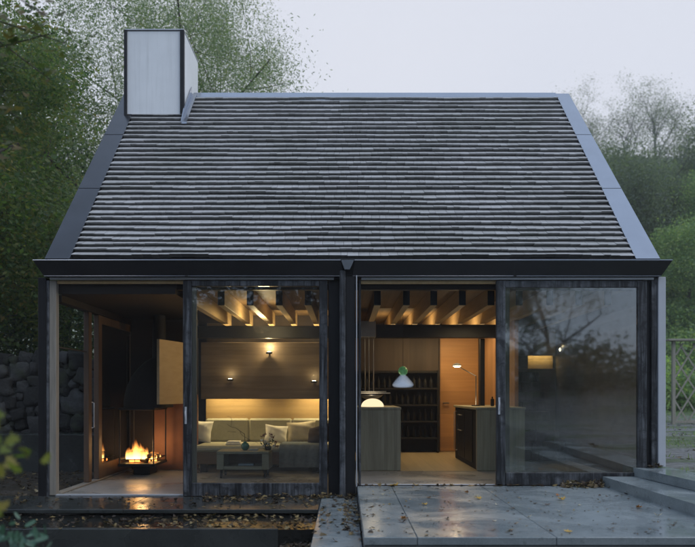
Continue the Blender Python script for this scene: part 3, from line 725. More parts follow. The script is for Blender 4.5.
# coffee table
ct = thing('coffee_table', 'low green grey wooden coffee table on small castors before sofa', 'table', (-1.42, 1.95, -.12))
s_y = 1.75; k_ = (s_y + CAMD) / F
x0, x1 = atx(216.5, s_y), atx(269, s_y)
B('top', M['tablewood'], ct, (x0, x1, s_y, s_y + .5, .225, .262), b=.004)
B('side', M['tablewood'], ct, (x0 + .001, x0 + .10, s_y + .004, s_y + .495, .004, .223), b=.004)
B('side', M['tablewood'], ct, (x1 - .10, x1 - .001, s_y + .004, s_y + .495, .004, .223), b=.004)
B('shelf', M['tablewood'], ct, (x0 + .102, x1 - .102, s_y + .008, s_y + .49, .004, .05), b=.003)
B('back_panel', M['sofabase'], ct, (x0 + .102, x1 - .102, s_y + .46, s_y + .488, .052, .222), b=0)
for x in (x0 + .06, x1 - .06):
    for y in (s_y + .06, s_y + .44):
        c_ = MB(); c_.tube([(x - .014, y, -.085), (x + .014, y, -.085)], .034, 14); c_.box(x - .02, x + .02, y - .02, y + .02, -.05, .003, b=.003); c_.build('castor', M['iron'], ct)
tag(MB().box(-1.52, -1.30, 1.86, 2.02, .0515, .075, b=.003).build('book', M['book']), 'flat blue grey book on the shelf inside coffee table', 'book')
tag(MB().box(atx(249, 1.95) , atx(258, 1.95), 1.9, 2.06, .2635, .283, b=.003).build('book', M['book']), 'small blue grey book lying on coffee table beside vase', 'book')
vx, vy, vz = atx(245, 1.95), 1.97, .263
va = thing('vase', 'round green glass vase with dark bare twigs on coffee table', 'vase', (vx, vy, vz))
m = MB(); m.lathe([(.0, vz + .001), (.03, vz + .001), (.055, vz + .03), (.062, vz + .06), (.05, vz + .095), (.022, vz + .112), (.024, vz + .125), (.018, vz + .125), (.018, vz + .11), (.0, vz + .1)], vx, vy, 24); m.build('bowl', M['ceram'], va)
m = MB()
def tw(pts, r): m.tube([at(px, py, vy) for px, py in pts], [r * (1 - .6 * i / len(pts)) for i in range(len(pts))], 6)
tw([(245, 441), (244.5, 434), (240, 431), (236, 428), (231, 427), (227, 424)], .005); tw([(231, 427), (232, 420), (230.5, 417), (227, 416)], .003)
tw([(236, 432), (232, 432), (227, 431)], .003); tw([(245, 437), (250, 440), (258, 443)], .003); tw([(240, 431), (241, 434), (244, 437)], .004)
m.build('twigs', M['twig'], va)
fx_, fz_ = atx(268, 2.0), .263
fp = thing('flowering_plant', 'small potted plant with white and dark red blooms on table', 'plant', (fx_, 2.0, fz_))
m = MB(); m.lathe([(0, fz_ + .001), (.04, fz_ + .001), (.052, fz_ + .05), (.045, fz_ + .05), (0, fz_ + .04)], fx_, 2.0, 16); m.build('pot', M['dkbrown'], fp)
def blob_leaves(m, cen, sig, n_, size, rs):
    for _ in range(n_):
        c = Vector((rs.gauss(cen[0], sig[0]), rs.gauss(cen[1], sig[1]), rs.gauss(cen[2], sig[2])))
        u = Vector((rs.gauss(0, 1), rs.gauss(0, 1), rs.gauss(0, 1))).normalized(); w = u.orthogonal().normalized(); s2 = size * rs.uniform(.6, 1.3)
        m.add([c - u * s2, c + w * s2 * .5, c + u * s2, c - w * s2 * .5], [(0, 1, 2, 3)])
rs = random.Random(9); m = MB(); blob_leaves(m, (fx_, 2.0, fz_ + .09), (.045, .04, .03), 60, .025, rs); m.build('foliage', M['leafC'], fp)
m = MB()
for (px, py) in ((262, 440), (266, 441), (270, 439), (264, 445), (268, 444), (274, 446)): x, y, z = at(px, py, 1.95); blob_leaves(m, (x, y, z), (.012, .01, .01), 14, .016, rs)
m.build('white_blooms', M['white'], fp)
m = MB()
for (px, py) in ((263, 436), (271, 434.5), (265, 434), (276, 442), (273, 437), (277, 446)): x, y, z = at(px, py, 1.95); blob_leaves(m, (x, y, z), (.013, .01, .008), 16, .015, rs)
m.build('red_blooms', plain('dark_red_petals', (.14, .03, .025), .6), fp)

# ------------------------------------------------------------------ kitchen
isl = thing('kitchen_island', 'grey green plank kitchen island under range hood at left', 'kitchen island', (.5, 2.2, 0))
B('body', M['cab'], isl, (.19, .775, 1.62, 3.2, .006, .85), b=.004)
B('worktop', M['cab'], isl, (.185, .78, 1.61, 3.22, .852, .885), b=.004)
is2 = thing('kitchen_counter', 'kitchen counter with dark drawer side and grey green plank end', 'kitchen counter', (2.15, 2.6, 0))
B('end_panel', M['cab'], is2, (1.83, 2.50, 1.62, 1.68, .006, .85), b=.004)
B('body', M['deepblack'], is2, (1.845, 2.49, 1.683, 3.75, .006, .85), b=.003)
B('worktop', M['cab'], is2, (1.82, 2.51, 1.61, 3.78, .852, .885), b=.004)
for y in (2.35, 3.05): B('drawer_front', M['black'], is2, (1.832, 1.843, y - .33, y + .33, .08, .82), b=.003)
for z in (.74, .50):
    m = MB(); m.tube([(1.842, 3.25, z), (1.81, 3.25, z), (1.81, 2.95, z), (1.842, 2.95, z)], .007, 6); m.build('handle', M['steel'], is2)
m = MB(); m.tube([(1.842, 3.55, .15), (1.80, 3.55, .16), (1.80, 3.55, .78), (1.842, 3.55, .79)], .008, 6); m.build('towel_rail', M['steel'], is2)
gx, gy = atx(372.5, 2.1), 2.1
m = MB(); pr = [(math.sin(a) * .165, .886 + .001 + (1 - math.cos(a)) * 0 + .118 * math.cos(a)) for a in np.linspace(0, math.pi / 2, 10)][::-1]
m.lathe(pr + [(0.0, .886 + .119)], gx, gy, 28); gl = m.build('dome_lamp', M['globeglow'])
tag(gl, 'glowing white dome lamp resting on the left kitchen island', 'lamp')
light('dome_light', 'POINT', (gx, gy, 1.12), 2.0, (1, .8, .5), shadow_soft_size=.12)
dl = thing('desk_lamp', 'thin articulated desk lamp glowing on the right kitchen counter', 'lamp', (2.0, 2.75, .886))
P1 = at(476, 405, 2.75); P2 = at(476, 376, 2.75); P3 = at(460, 367.5, 2.75)
m = MB(); m.lathe([(0, .887), (.07, .887), (.07, .90), (0, .902)], P1[0], 2.75, 20); m.build('base', M['iron'], dl)
m = MB(); m.tube([(P1[0], 2.75, .9), P2], .009, 8); m.build('pole', M['steel'], dl)
m = MB(); m.tube([P2, P3], .007, 8); m.build('arm', M['steel'], dl)
hx, hy, hz = at(457, 366.3, 2.75)
m = MB(); m.lathe([(.015, hz + .05), (.05, hz + .035), (.075, hz + .004), (.068, hz + .004), (.045, hz + .03), (.01, hz + .04)], hx, hy, 20); m.build('lamp_shade', M['paint'], dl)
m = MB(); m.lathe([(0, hz - .018), (.035, hz - .014), (.062, hz + .006), (.04, hz + .02), (0, hz + .024)], hx, hy, 18); m.build('bulb', M['lampglow'], dl)
light('desk_light', 'POINT', (hx, hy, hz - .06), 1.8, (1, .8, .5), shadow_soft_size=.04)
m = MB(); m.box(2.20, 2.25, 2.5, 2.55, .886, 1.0, b=.01); m.box(2.215, 2.235, 2.515, 2.535, 1.001, 1.03, b=.004)
tag(m.build('bottle', M['deepblack']), 'small black bottle at right end of the kitchen counter', 'bottle')
# range hood with hanging rack
rh = thing('range_hood', 'steel range hood box hanging with rods and shelf above island', 'range hood', (.4, 2.6, 1.1))
x0 = atx(359, 2.6); x1 = atx(376, 2.6)
B('box', M['steel'], rh, (x0, x1, 2.6, 3.0, CAMZ + 57 * .0152, CAMZ + 73 * .0152), b=.006)
B('duct', M['iron'], rh, (x0, x0 + .14, 2.65, 2.9, CAMZ + 73 * .0152 + .002, 2.165), b=.004)
for px in (365, 369, 373.5):
    x = atx(px, 2.65); m = MB(); m.tube([(x, 2.65, 1.1), (x, 2.65, CAMZ + 57 * .0152 - .001)], .008, 6); m.build('rod', M['steel'], rh)
B('shelf', M['steel'], rh, (x0, atx(390, 2.6), 2.5, 2.95, 1.075, 1.092), b=.003)
B('rail', M['steel'], rh, (x0, atx(386, 2.6), 2.52, 2.54, 1.10, 1.112), b=.003)
m = MB(); m.lathe([(.0, .995), (.10, 1.0), (.16, 1.03), (.19, 1.06), (.18, 1.06), (.15, 1.035), (0, 1.01)], atx(371, 2.7), 2.7, 24)
pl_ = m.build('hanging_pan', M['steel'], rh)
# wine rack / dark cabinet at the back
wr = thing('dark_cabinet', 'tall dark cabinet of shelves against the kitchen back wall', 'cabinet', (1.2, 4.9, 0))
B('carcass', M['deepblack'], wr, (.15, 1.70, 5.03, 5.095, .01, 1.50), (.15, .18, 4.75, 5.028, .01, 1.50), (1.67, 1.70, 4.75, 5.028, .01, 1.50), b=.003)
for z in (.25, .55, .85, 1.15, 1.45): B('shelf', M['deepblack'], wr, (.182, 1.668, 4.77, 5.026, z, z + .03), b=.003)
bt = None
for z in (.282, .582, .882, 1.182):
    for i in range(13):
        x = .28 + i * .108 + random.uniform(-.01, .01)
        if bt is None:
            m = MB(); m.lathe([(0, z), (.032, z), (.034, z + .01), (.034, z + .13), (.012, z + .17), (.012, z + .21), (0, z + .21)], x, 4.88, 10)
            bt = m.build('bottle', plain('dark_bottle_glass', (.006, .006, .005), .6, .25)); o = bt
        else:
            o = bt.copy(); COL.objects.link(o); o.location = (x, 4.88 + random.uniform(-.02, .02), z)
        tag(o, 'dark bottle standing on a shelf of the dark kitchen cabinet', 'bottle', 'bottles in the dark cabinet')
# pendant lamp with green ball
px_, py_, pz_ = at(403, 371, 1.9)
pe = thing('pendant_lamp', 'pendant lamp with green glass ball above pale frosted cone shade', 'lamp', (px_, py_, pz_))
m = MB(); m.tube([(px_, py_, 2.165 + .2), (px_, py_, pz_ + .07)], .003, 6); m.build('cord', M['iron'], pe)
m = MB(); pr = [(math.sin(a) * .068, pz_ - .068 * math.cos(a)) for a in np.linspace(0.05, math.pi - .05, 14)]
m.lathe(pr, px_, py_, 24); m.build('glass_ball', plain('green_glass_ball', (.10, .30, .13), .12, .6, 0, .5, 30, .1, **{'Emission Color': (.10, .30, .12), 'Emission Strength': .25}), pe)
m = MB(); m.lathe([(.04, pz_ - .05), (.075, pz_ - .08), (.12, pz_ - .125), (.155, pz_ - .17), (.165, pz_ - .20), (.15, pz_ - .23), (.10, pz_ - .245), (.0, pz_ - .25)], px_, py_, 32)
tt = plain('frosted_shade', (.45, .55, .72), .35, .5, 0, .25, 18, .05, **{'Emission Color': (.35, .5, .85), 'Emission Strength': .14}); m.build('shade', M['frost'], pe)
# right room: bulb and dark cupboards
bx, by, bz = at(561, 352, 3.7)
bl = thing('bare_bulb', 'small bare glowing bulb on wall beside the lit niche', 'lamp', (bx, 3.93, bz))
m = MB(); m.tube([(bx, 3.935, bz), (bx, 3.75, bz), (bx, 3.72, bz + .02)], .006, 6); m.build('bracket', M['iron'], bl)
m = MB(); pr = [(math.sin(a) * .03, bz + .04 - .03 * math.cos(a)) for a in np.linspace(0.05, math.pi - .05, 8)]; m.lathe(pr, bx, 3.70, 12); m.build('bulb', M['lampglow'], bl)
light('bulb_light', 'POINT', (bx, 3.62, bz + .09), 1.6, WARM, shadow_soft_size=.03)
cs = thing('stone_stack', 'dark stepped stone block stack below the lit niche behind right glass', 'stonework', (3.1, 3.4, 0))
rs = random.Random(4)
for k in range(9):
    z0_ = .008 + k * .158; xr = (3.52, 3.50, 3.42, 3.38, 3.28, 3.24, 3.20, 3.12, 3.10)[k]; x = 2.60; m = MB()
    while x < xr - .05:
        w = min(rs.uniform(.12, .32), xr - x); m.box(x, x + w - .008, 3.12 + rs.uniform(0, .04), 3.9, z0_, z0_ + .15, b=.012); x += w
    m.build('stone_course', M['stone2'], cs)

# ------------------------------------------------------------------ leaves and litter
def maple_pts():
    P = []
    for a, r in ((-90, .15), (-60, .45), (-20, .55), (-28, .95), (0, .75), (10, 1.05), (28, .62), (48, .98), (66, .6), (90, 1.25)): P.append((a, r))
    L = [(math.cos(R(a)) * r, math.sin(R(a)) * r) for a, r in P]
    return L + [(-x, y) for x, y in reversed(L[1:-1])]
MP = maple_pts()
def add_leaf(m, c, nrm, spin, size, curl=.15, shape=MP):
    n = Vector(nrm).normalized(); u = n.orthogonal().normalized(); w = n.cross(u)
    ca, sa = math.cos(spin), math.sin(spin); U = u * ca + w * sa; W = -u * sa + w * ca; c = Vector(c)
    vs = [tuple(c)]
    for (x, y) in shape: vs.append(tuple(c + U * (x * size) + W * (y * size) + n * (size * curl * (x * x * 1.2 + .4 * y * y * (1 if y > 0 else 0)))))
    k = len(shape); m.add(vs, [(0, i + 1, (i + 1) % k + 1) for i in range(k)], False)
def litter(name, label, regions, seed, big=.034):
    rs = random.Random(seed); m = MB()
    for (x0, x1, y0, y1, zf, n_, pile, pw) in regions:
        for _ in range(n_):
            x = rs.uniform(x0, x1); y = y0 + (y1 - y0) * (rs.random() ** pw)
            z = (zf(x, y) if callable(zf) else zf) + .004 + pile * rs.random() ** 2
            add_leaf(m, (x, y, z), (rs.gauss(0, .25 + pile * 4), rs.gauss(0, .25 + pile * 4), 1), rs.uniform(0, 6.28), big * rs.uniform(.45, 1.1), rs.uniform(-.1, .5))
    o = m.build(name, M['litter'], origin=(0, 0, 0)); tag(o, label, 'fallen leaves', kind='stuff'); return o
gz = lambda x, y: float(terrain(x, y)) 
litter('fallen_leaves', 'scattered wet brown leaves on the lower paving and in water', [
    (-5, -.3, -1.02, -.04, -.122, 200, .004, .8), (-1.6, -.3, -.6, -.04, -.122, 170, .012, .7), (-3.9, -.3, -1.80, -1.08, -.190, 210, .012, 1.0), (-2.3, -.3, -1.80, -1.06, -.190, 230, .012, 1.0),
    (-.58, -.28, -3.2, -1.9, gz, 330, .03, 1), (-.26, .13, -3.4, -.05, -.118, 75, .006, .5), (-.02, .13, -2.6, -.06, -.118, 110, .02, .9), (-.35, .12, -.25, -.19, -.118, 60, .04, 1),
    (-7, -3.62, -.05, 3.2, gz, 900, .02, 1), (-1.6, .15, -.14, -.05, -.12, 60, .03, 1), (-5, -.65, -1.9, -1.83, -.17, 30, .003, 1)], 11)
litter('leaf_pile', 'small heap of brown leaves in the corner below the steps', [(2.5, 2.98, -.32, -.08, .002, 120, .06, .6), (.15, 3.0, -.11, -.075, .0, 60, .012, 1), (3.52, 3.66, -.13, -.06, .222, 14, .02, 1), (.16, 4.3, -3.5, -3.25, gz, 160, .06, 1)], 12, .042)
litter('ground_leaves', 'leaf litter scattered over gravel to the right', [(3.8, 9, -1, 12, gz, 500, .01, 1)], 13, .045)
litter('leaf_crumbs', 'tiny brown leaf crumbs strewn over the wet terrace', [(.17, 2.95, -3.15, -.1, .001, 260, .001, 1), (3.15, 4.4, -3, -.1, .112, 25, .001, 1)], 14, .015)
litter('small_leaves', 'small curled leaves caught along terrace edges', [(.16, .5, -3.1, -.1, .001, 26, .004, 1), (2.5, 3.02, -3, -.2, .001, 30, .006, 1), (.2, 3, -3.18, -2.9, .001, 22, .004, 1), (.2, 2.9, -2.8, -.3, .001, 34, .004, 1)], 16, .024)
# single leaves on the terrace
SP = [(403, 519, 'O', 9), (402, 522, 'B', 6), (392, 480.5, 'Y', 11), (429, 498, 'B', 5), (425, 505, 'Y', 6), (479, 499, 'Y', 8), (477, 496, 'P', 5), (467, 493, 'O', 6), (453, 492, 'P', 4), (547, 505, 'B', 6), (562, 500, 'Y', 8), (557, 496, 'O', 5), (559, 511.5, 'P', 5),
      (494, 521, 'P', 4), (513, 509, 'B', 4), (509, 486, 'B', 5), (579, 506, 'P', 4), (634, 499, 'Y', 6), (638, 508, 'O', 8), (646, 506, 'P', 4), (658, 516, 'P', 6), (676, 513, 'O', 5), (462, 521, 'P', 4), (380, 507, 'B', 4), (383, 495, 'P', 4), (530, 517, 'P', 4), (493, 530, 'B', 4), (600, 496, 'B', 4), (568, 532, 'Y', 6), (610, 529, 'B', 5), (441, 511, 'B', 4), (497, 505, 'P', 3.5)]
CN = {'Y': 'yellow', 'O': 'orange', 'B': 'dark brown', 'P': 'pale'}
rs = random.Random(21); FL = {}
for (px, py, c, s_) in SP:
    z = .004; D = (CAMZ - z) * F / (py - 394); X = (px - 345) * D / F
    if D - CAMD > -.085: D = CAMD - .10
    if X > 2.86 - (CAMD - D - 2.8) * 0 and D < 8.7 and X > 2.83: continue
    m = MB(); add_leaf(m, (X, D - CAMD, z + .004), (rs.gauss(0, .15), rs.gauss(0, .15), 1), rs.uniform(0, 6.28), s_ * .0062 * (7 / 7), rs.uniform(.2, .6))
    o = m.build('fallen_leaf', M['lit' + c])
    tag(o, CN[c] + ' fallen leaf lying alone on the wet concrete terrace', 'leaf', CN[c] + ' leaves on the terrace')

# ------------------------------------------------------------------ stone wall, ledge
def stone_wall(name, label, x0, x1, y0, y1, zb, zt, seed):
    rs = random.Random(seed); m = MB(); z = zb
    m.box(x0, x1, y0 + .12, y1 - .05, zb, zt - .1, 0)
    placed = []
    for (r0, r1, tries) in ((.13, .20, 500), (.09, .13, 4000), (.07, .10, 7000), (.05, .07, 9000)):
        for _ in range(tries):
            r = rs.uniform(r0, r1); x = rs.uniform(x0 + r, x1 - r); zz = rs.uniform(zb + r * .6, zt - r * .5 + .06 * math.sin(x * 2.1))
            asp = rs.uniform(1.0, 1.45)
            if all(((x - p[0]) / (r * asp + p[2] * p[3]) * 1.12) ** 2 + ((zz - p[1]) / (r + p[2]) * 1.16) ** 2 > 1 for p in placed if abs(x - p[0]) < 1): placed.append((x, zz, r, asp))
    for (cx, cz, r, asp) in placed:
        n1, n2 = 10, 16; vs = []; fs = []; yy = y0 + .12 + rs.uniform(-.04, .04); ph = rs.uniform(0, 90); ro = rs.uniform(-.35, .35)
        for a in range(n1 + 1):
            th = math.pi * a / n1
            for b in range(n2):
                p = 2 * math.pi * b / n2
                q = lambda c, e=.6: math.copysign(abs(c) ** (.8 * e), c)
                dx, dy, dz = q(math.sin(th)) * q(math.cos(p)), q(math.sin(th)) * q(math.sin(p)), q(math.cos(th))
                j = 1 + .38 * noise.noise(Vector((dx * 1.2 + ph, dy * 1.2, dz * 1.2 + ph)))
                j *= 1 + .10 * noise.noise(Vector((dx * 4 + ph, dy * 4 + ph, dz * 4)))
                ux, uz = dx * r * asp * j * 1.06, dz * r * j * 1.06
                vs.append((cx + ux * math.cos(ro) - uz * math.sin(ro), yy + dy * (.10 + r * .5) * j, cz + ux * math.sin(ro) + uz * math.cos(ro)))
        for a in range(n1):
            for b in range(n2): fs.append((a * n2 + b, a * n2 + (b + 1) % n2, (a + 1) * n2 + (b + 1) % n2, (a + 1) * n2 + b))
        m.add(vs, fs, True)
    return tag(m.build(name, M['stone']), label, 'stone wall')
stone_wall('stone_wall', 'dry stone wall of rough dark boulders left of the house', -9.5, -3.65, 3.95, 4.6, -.1, 1.72, 4)
tag(MB().box(-13, -3.62, 3.25, 3.90, -.4, .42, b=.01).build('retaining_ledge', M['slabdark']), 'low dark concrete ledge in front of the stone wall', 'ledge')

# ------------------------------------------------------------------ trees
def fast_mesh(name, V, Fq, mat, parent):
    me = bpy.data.meshes.new(name); nv, nf = len(V), len(Fq); k = Fq.shape[1]
    me.vertices.add(nv); me.vertices.foreach_set('co', V.astype(np.float32).ravel())
    me.loops.add(nf * k); me.loops.foreach_set('vertex_index', Fq.astype(np.int32).ravel())
    me.polygons.add(nf); me.polygons.foreach_set('loop_start', np.arange(0, nf * k, k, dtype=np.int32)); me.polygons.foreach_set('loop_total', np.full(nf, k, np.int32))
    me.materials.append(mat); me.update(calc_edges=True)
    o = bpy.data.objects.new(name, me); COL.objects.link(o)
    if parent is not None: o.parent = parent
    return o
def leaf_cloud(centers, per, sig, size, rng, droop=0., aspect=.5, flat=.3):
    n_ = len(centers) * per
    c = np.repeat(np.asarray(centers), per, 0) + rng.normal(0, 1, (n_, 3)) * np.array(sig)
    if droop: c[:, 2] -= rng.random(n_) * droop
    u = rng.normal(0, 1, (n_, 3)); u[:, 2] = u[:, 2] * (1 - flat) - droop * .8; u /= np.linalg.norm(u, axis=1, keepdims=True)
    r = rng.normal(0, 1, (n_, 3)); w = np.cross(u, r); w /= np.linalg.norm(w, axis=1, keepdims=True)
    s_ = (size * rng.uniform(.6, 1.35, n_))[:, None]
    V = np.stack([c - u * s_, c + w * s_ * aspect - u * s_ * .1, c + u * s_, c - w * s_ * aspect - u * s_ * .1], 1).reshape(-1, 3)
    return V, np.arange(n_ * 4).reshape(-1, 4)
def grow(rs, base, d, length, r, level, maxl, segs, tips, m, up=.12, spread=.75, kids=(3, 5), kp=None):
    p = Vector(base); d = Vector(d).normalized(); n_ = 8 if level == 0 else 4
    pts = [p.copy()]; rad = [r]
    for i in range(n_):
        d = (d + Vector((rs.gauss(0, .10), rs.gauss(0, .10), rs.gauss(0, .06) + up * .3 * (level > 0)))).normalized()
        if kp and level > 0 and not kp(*(p + d * (length / n_))): break
        p = p + d * (length / n_); pts.append(p.copy()); rad.append(r * (1 - (.85 if level == 0 else .62) * (i + 1) / n_))
        if level >= maxl - 1 and i >= 1: tips.append(tuple(p))
    if len(pts) < 2: return
    m.tube(pts, rad, 8 if level == 0 else (5 if level == 1 else 3), cap=False)
    if level >= maxl: return
    for k in range(rs.randint(*kids) + (2 if level == 0 else 0)):
        i = rs.randint(2 if level == 0 else 1, n_)
        if i >= len(pts): continue
        q = pts[i]
        a = rs.uniform(0, 6.28); u = d.orthogonal().normalized(); w = d.cross(u)
        nd = (d * (1 - spread * rs.uniform(.5, 1)) + (u * math.cos(a) + w * math.sin(a)) * spread).normalized()
        grow(rs, q, nd, length * rs.uniform(.45, .68), rad[i] * rs.uniform(.5, .75), level + 1, maxl, segs, tips, m, up, spread, kids, kp)
def tree(name, label, x, y, h, r, seed, leaf, per=14, sig=.3, size=.09, maxl=3, lean=(0, 0), bark='bark', droop=0, spread=.75, z=None, group=None, flen=.5, clear=0, keep=None, kids=(3, 5), aspect=.5, up=.12, cat='tree'):
    z = gz(x, y) - .1 if z is None else z
    t_ = thing(name, label, cat, (x, y, z), group)
    rs = random.Random(seed); rng = np.random.default_rng(seed); m = MB(); tips = []
    grow(rs, (0, 0, 0), (lean[0], lean[1], 1), h * flen, r, 0, maxl, 0, tips, m, up, spread, kids, (lambda a, b, c: keep(a + x, b + y, c + z)) if keep else None)
    m.v = [(a + x, b + y, c + z) for a, b, c in m.v]
    m.build('trunk', M[bark], t_)
    if leaf and per and tips:
        tp = np.array(tips)
        if keep: tp = tp[[keep(*(q + np.array([x, y, z]))) for q in tp]]
        V, Fq = leaf_cloud(tp, per, (sig, sig, sig * .7), size, rng, droop, aspect)
        fast_mesh('crown', V, Fq, M[leaf], t_)
    return t_
def dup(t_, x, y, rz, s_, label=None, z=None):
    r = t_.copy(); COL.objects.link(r); r.location = (x, y, gz(x, y) - .1 if z is None else z); r.rotation_euler = (0, 0, rz); r.scale = (s_, s_, s_)
    if label: r['label'] = label
    for ch_ in t_.children:
        c = ch_.copy(); COL.objects.link(c); c.parent = r
    return r
G1 = 'trees left of and behind the house'
# airy tree over the ridge
tree('leafy_tree', 'tall airy pale green tree rising behind the chimney and ridge', -5.6, 14.5, 17.5, .26, 31, 'leafB', 58, .30, .042, 4, (-.05, 0), droop=.75, spread=.8, group=G1, aspect=.28, kids=(4, 6), keep=lambda x, y, z: x < -.9 - .33 * max(0, z - 10))
tree('leafy_tree', 'dense green tree behind the left roof edge beside chimney', -7.6, 11.0, 14.5, .22, 32, 'leafB', 115, .28, .042, 4, (.02, 0), droop=.3, group=G1, aspect=.35, keep=lambda x, y, z: x < -2.6)
tree('leafy_tree', 'dark green maple with leaning mossy trunk at left edge', -7.6, 5.8, 9.5, .17, 33, 'leafA', 34, .18, .036, 4, (.22, .05), bark='barkpale', group=G1, keep=lambda x, y, z: x < -4.8 and y > 2.9)
tree('leafy_tree', 'bushy maple turning brown near upper left corner', -8.3, 8.2, 13, .2, 34, 'leafA', 90, .26, .038, 4, (.08, 0), group=G1, keep=lambda x, y, z: x < -3.6 and y > 4.2)
tree('leafy_tree', 'dark shaded tree above the stone wall seen through side glazing', -5.0, 8.5, 6.5, .10, 35, 'leafC', 50, .34, .04, 3, (0, .05), group=G1)
tree('leafy_tree', 'low dark tree at far left above the stone wall', -8.8, 5.6, 5.5, .10, 36, 'leafC', 50, .34, .04, 3, (.1, .05), group=G1)
tree('leafy_tree', 'distant dark tree filling gaps at the left edge', -13, 16, 15, .25, 37, 'leafB', 40, .35, .07, 4, (0, 0), group=G1)
tree('leafy_tree', 'distant dark tree between the left trees, low behind wall', -9.5, 17, 10, .2, 38, 'leafC', 60, .6, .075, 3, (0, 0), group=G1)
tree('leafy_tree', 'unseen tall maple added to darken the left corner of the roof', -7.4, 2.0, 14.5, .2, 40, 'leafA', 110, .5, .05, 3, (.02, .0), group=G1, kids=(4, 6), keep=lambda x, y, z: x < -5.3 or z > 9.6)  # out of view; crown placed to darken roof and left verge reflection

# understory behind stone wall
rng = np.random.default_rng(77)
n_ = 260; cx_ = rng.uniform(-15, -3.9, n_); cy_ = rng.uniform(4.9, 11, n_); cz_ = terrain(cx_, cy_) + rng.random(n_) ** 1.4 * 1.5
V, Fq = leaf_cloud(np.stack([cx_, cy_, cz_], 1), 90, (.3, .3, .22), .05, rng)
tag(fast_mesh('undergrowth', V, Fq, M['leafC'], None), 'dark undergrowth covering the bank behind the stone wall', 'undergrowth', kind='stuff')
# right hillside
H = 'trees on the right hillside'
tA = tree('hillside_tree', 'bare branched grey tree topping the hillside just right of roof', 15.5, 42, 10.6, .13, 51, 'leafE', 2, .3, .045, 4, (0, 0), bark='barkhaze', group=H, spread=.6, flen=.42, up=.3, kids=(4, 6))
tB = tree('hillside_tree', 'tall bare branched tree on hillside near the right edge', 20.6, 41, 10.8, .13, 52, 'leafE', 2, .3, .045, 4, (0, 0), bark='barkhaze', group=H, spread=.62, flen=.42, up=.3, kids=(4, 6))
tC = tree('hillside_tree', 'round green tree low on hillside beside the roof edge', 12.2, 31, 6.5, .14, 53, 'leafD', 70, .45, .06, 3, (0, 0), group=H)
tD = tree('hillside_tree', 'dark green tree in middle of the right hillside', 16.8, 34, 8.5, .16, 54, 'leafE', 60, .5, .075, 3, (0, 0), group=H)
dup(tC, 17.3, 29.5, 2.0, .95, 'yellow green tree on hillside near the right edge, above lattice'); dup(tC, 13.4, 36, 4.0, 1.15, 'green tree halfway up the hill behind roof edge')
dup(tD, 20.3, 37, 2.5, 1.1, 'dark green tree high on hillside at right edge'); dup(tA, 18.3, 46, 1.3, 1.05, 'bare grey tree on hill crest between two nearer bare trees')
dup(tB, 25.3, 46, 4, 1.1, 'bare tree on hill crest beyond the right edge'); dup(tD, 13.7, 41, 1, .8, 'small dark tree under the bare tree right of roof')
dup(tC, 21.5, 33, 1, 1.1, 'green tree on the slope at far right'); dup(tA, 12.9, 47, 3.3, .85, 'faint bare tree on hill crest touching roof edge')
for i, (x, y, rz, s_) in enumerate(((24, 55, .5, 1.1), (28.5, 60, 2, 1.2), (20.5, 58, 3, 1.05))):
    dup(tB, x, y, rz, s_, 'distant bare tree fading into mist on the hill crest')
bc = []
nb = 520
for bx_, by_, br in zip(rng.uniform(4.0, 36, nb), rng.uniform(20.5, 58, nb), rng.uniform(.6, 1.7, nb)):
    q = rng.normal(0, 1, (int(70 * br), 3)); q[:, 2] = np.abs(q[:, 2]); q /= np.linalg.norm(q, axis=1, keepdims=True)
    q = q * (br * rng.uniform(.75, 1.05, (len(q), 1))) * np.array([1, 1, rng.uniform(.7, 1.3)]); q += np.array([bx_, by_, float(terrain(bx_, by_))]); bc.append(q)
V, Fq = leaf_cloud(np.concatenate(bc), 12, (.16, .16, .12), .095, rng)
tag(fast_mesh('hillside_scrub', V, Fq, M['leafD'], None), 'yellow green scrub covering the right hillside', 'scrub', kind='stuff')
# near green bush behind the lattice
tree('green_bush', 'bright green bush growing right behind the lattice screen', 7.9, 12.5, 5.4, .05, 61, 'leafG', 60, .26, .055, 3, (0, 0), spread=.9, flen=.35, cat='bush')
tree('green_bush', 'bright green bush beside the white corner post', 6.2, 13.5, 5.2, .05, 62, 'leafG', 60, .26, .055, 3, (0, 0), spread=.9, flen=.35, cat='bush')
# grass on the ground at right
n_ = 16000; gx_ = rng.uniform(3.7, 16, n_); gy_ = rng.uniform(-1, 20, n_)
msk = np.array([noise.noise(Vector((a * .35 * .75, b * .75, 3))) > .02 for a, b in zip(gx_, gy_)]); gx_, gy_ = gx_[msk], gy_[msk]; k = len(gx_)
gz_ = terrain(gx_, gy_); a = rng.uniform(0, 6.28, k); hh = rng.uniform(.03, .09, k); lx = rng.normal(0, .03, k); ly = rng.normal(0, .03, k)
V = np.stack([np.stack([gx_ - .008 * np.cos(a), gy_ - .008 * np.sin(a), gz_], 1), np.stack([gx_ + .008 * np.cos(a), gy_ + .008 * np.sin(a), gz_], 1), np.stack([gx_ + lx, gy_ + ly, gz_ + hh], 1)], 1).reshape(-1, 3)
tag(fast_mesh('grass', V, np.arange(k * 3).reshape(-1, 3), M['leafD'], None), 'short grass growing in patches through the gravel', 'grass', kind='stuff')

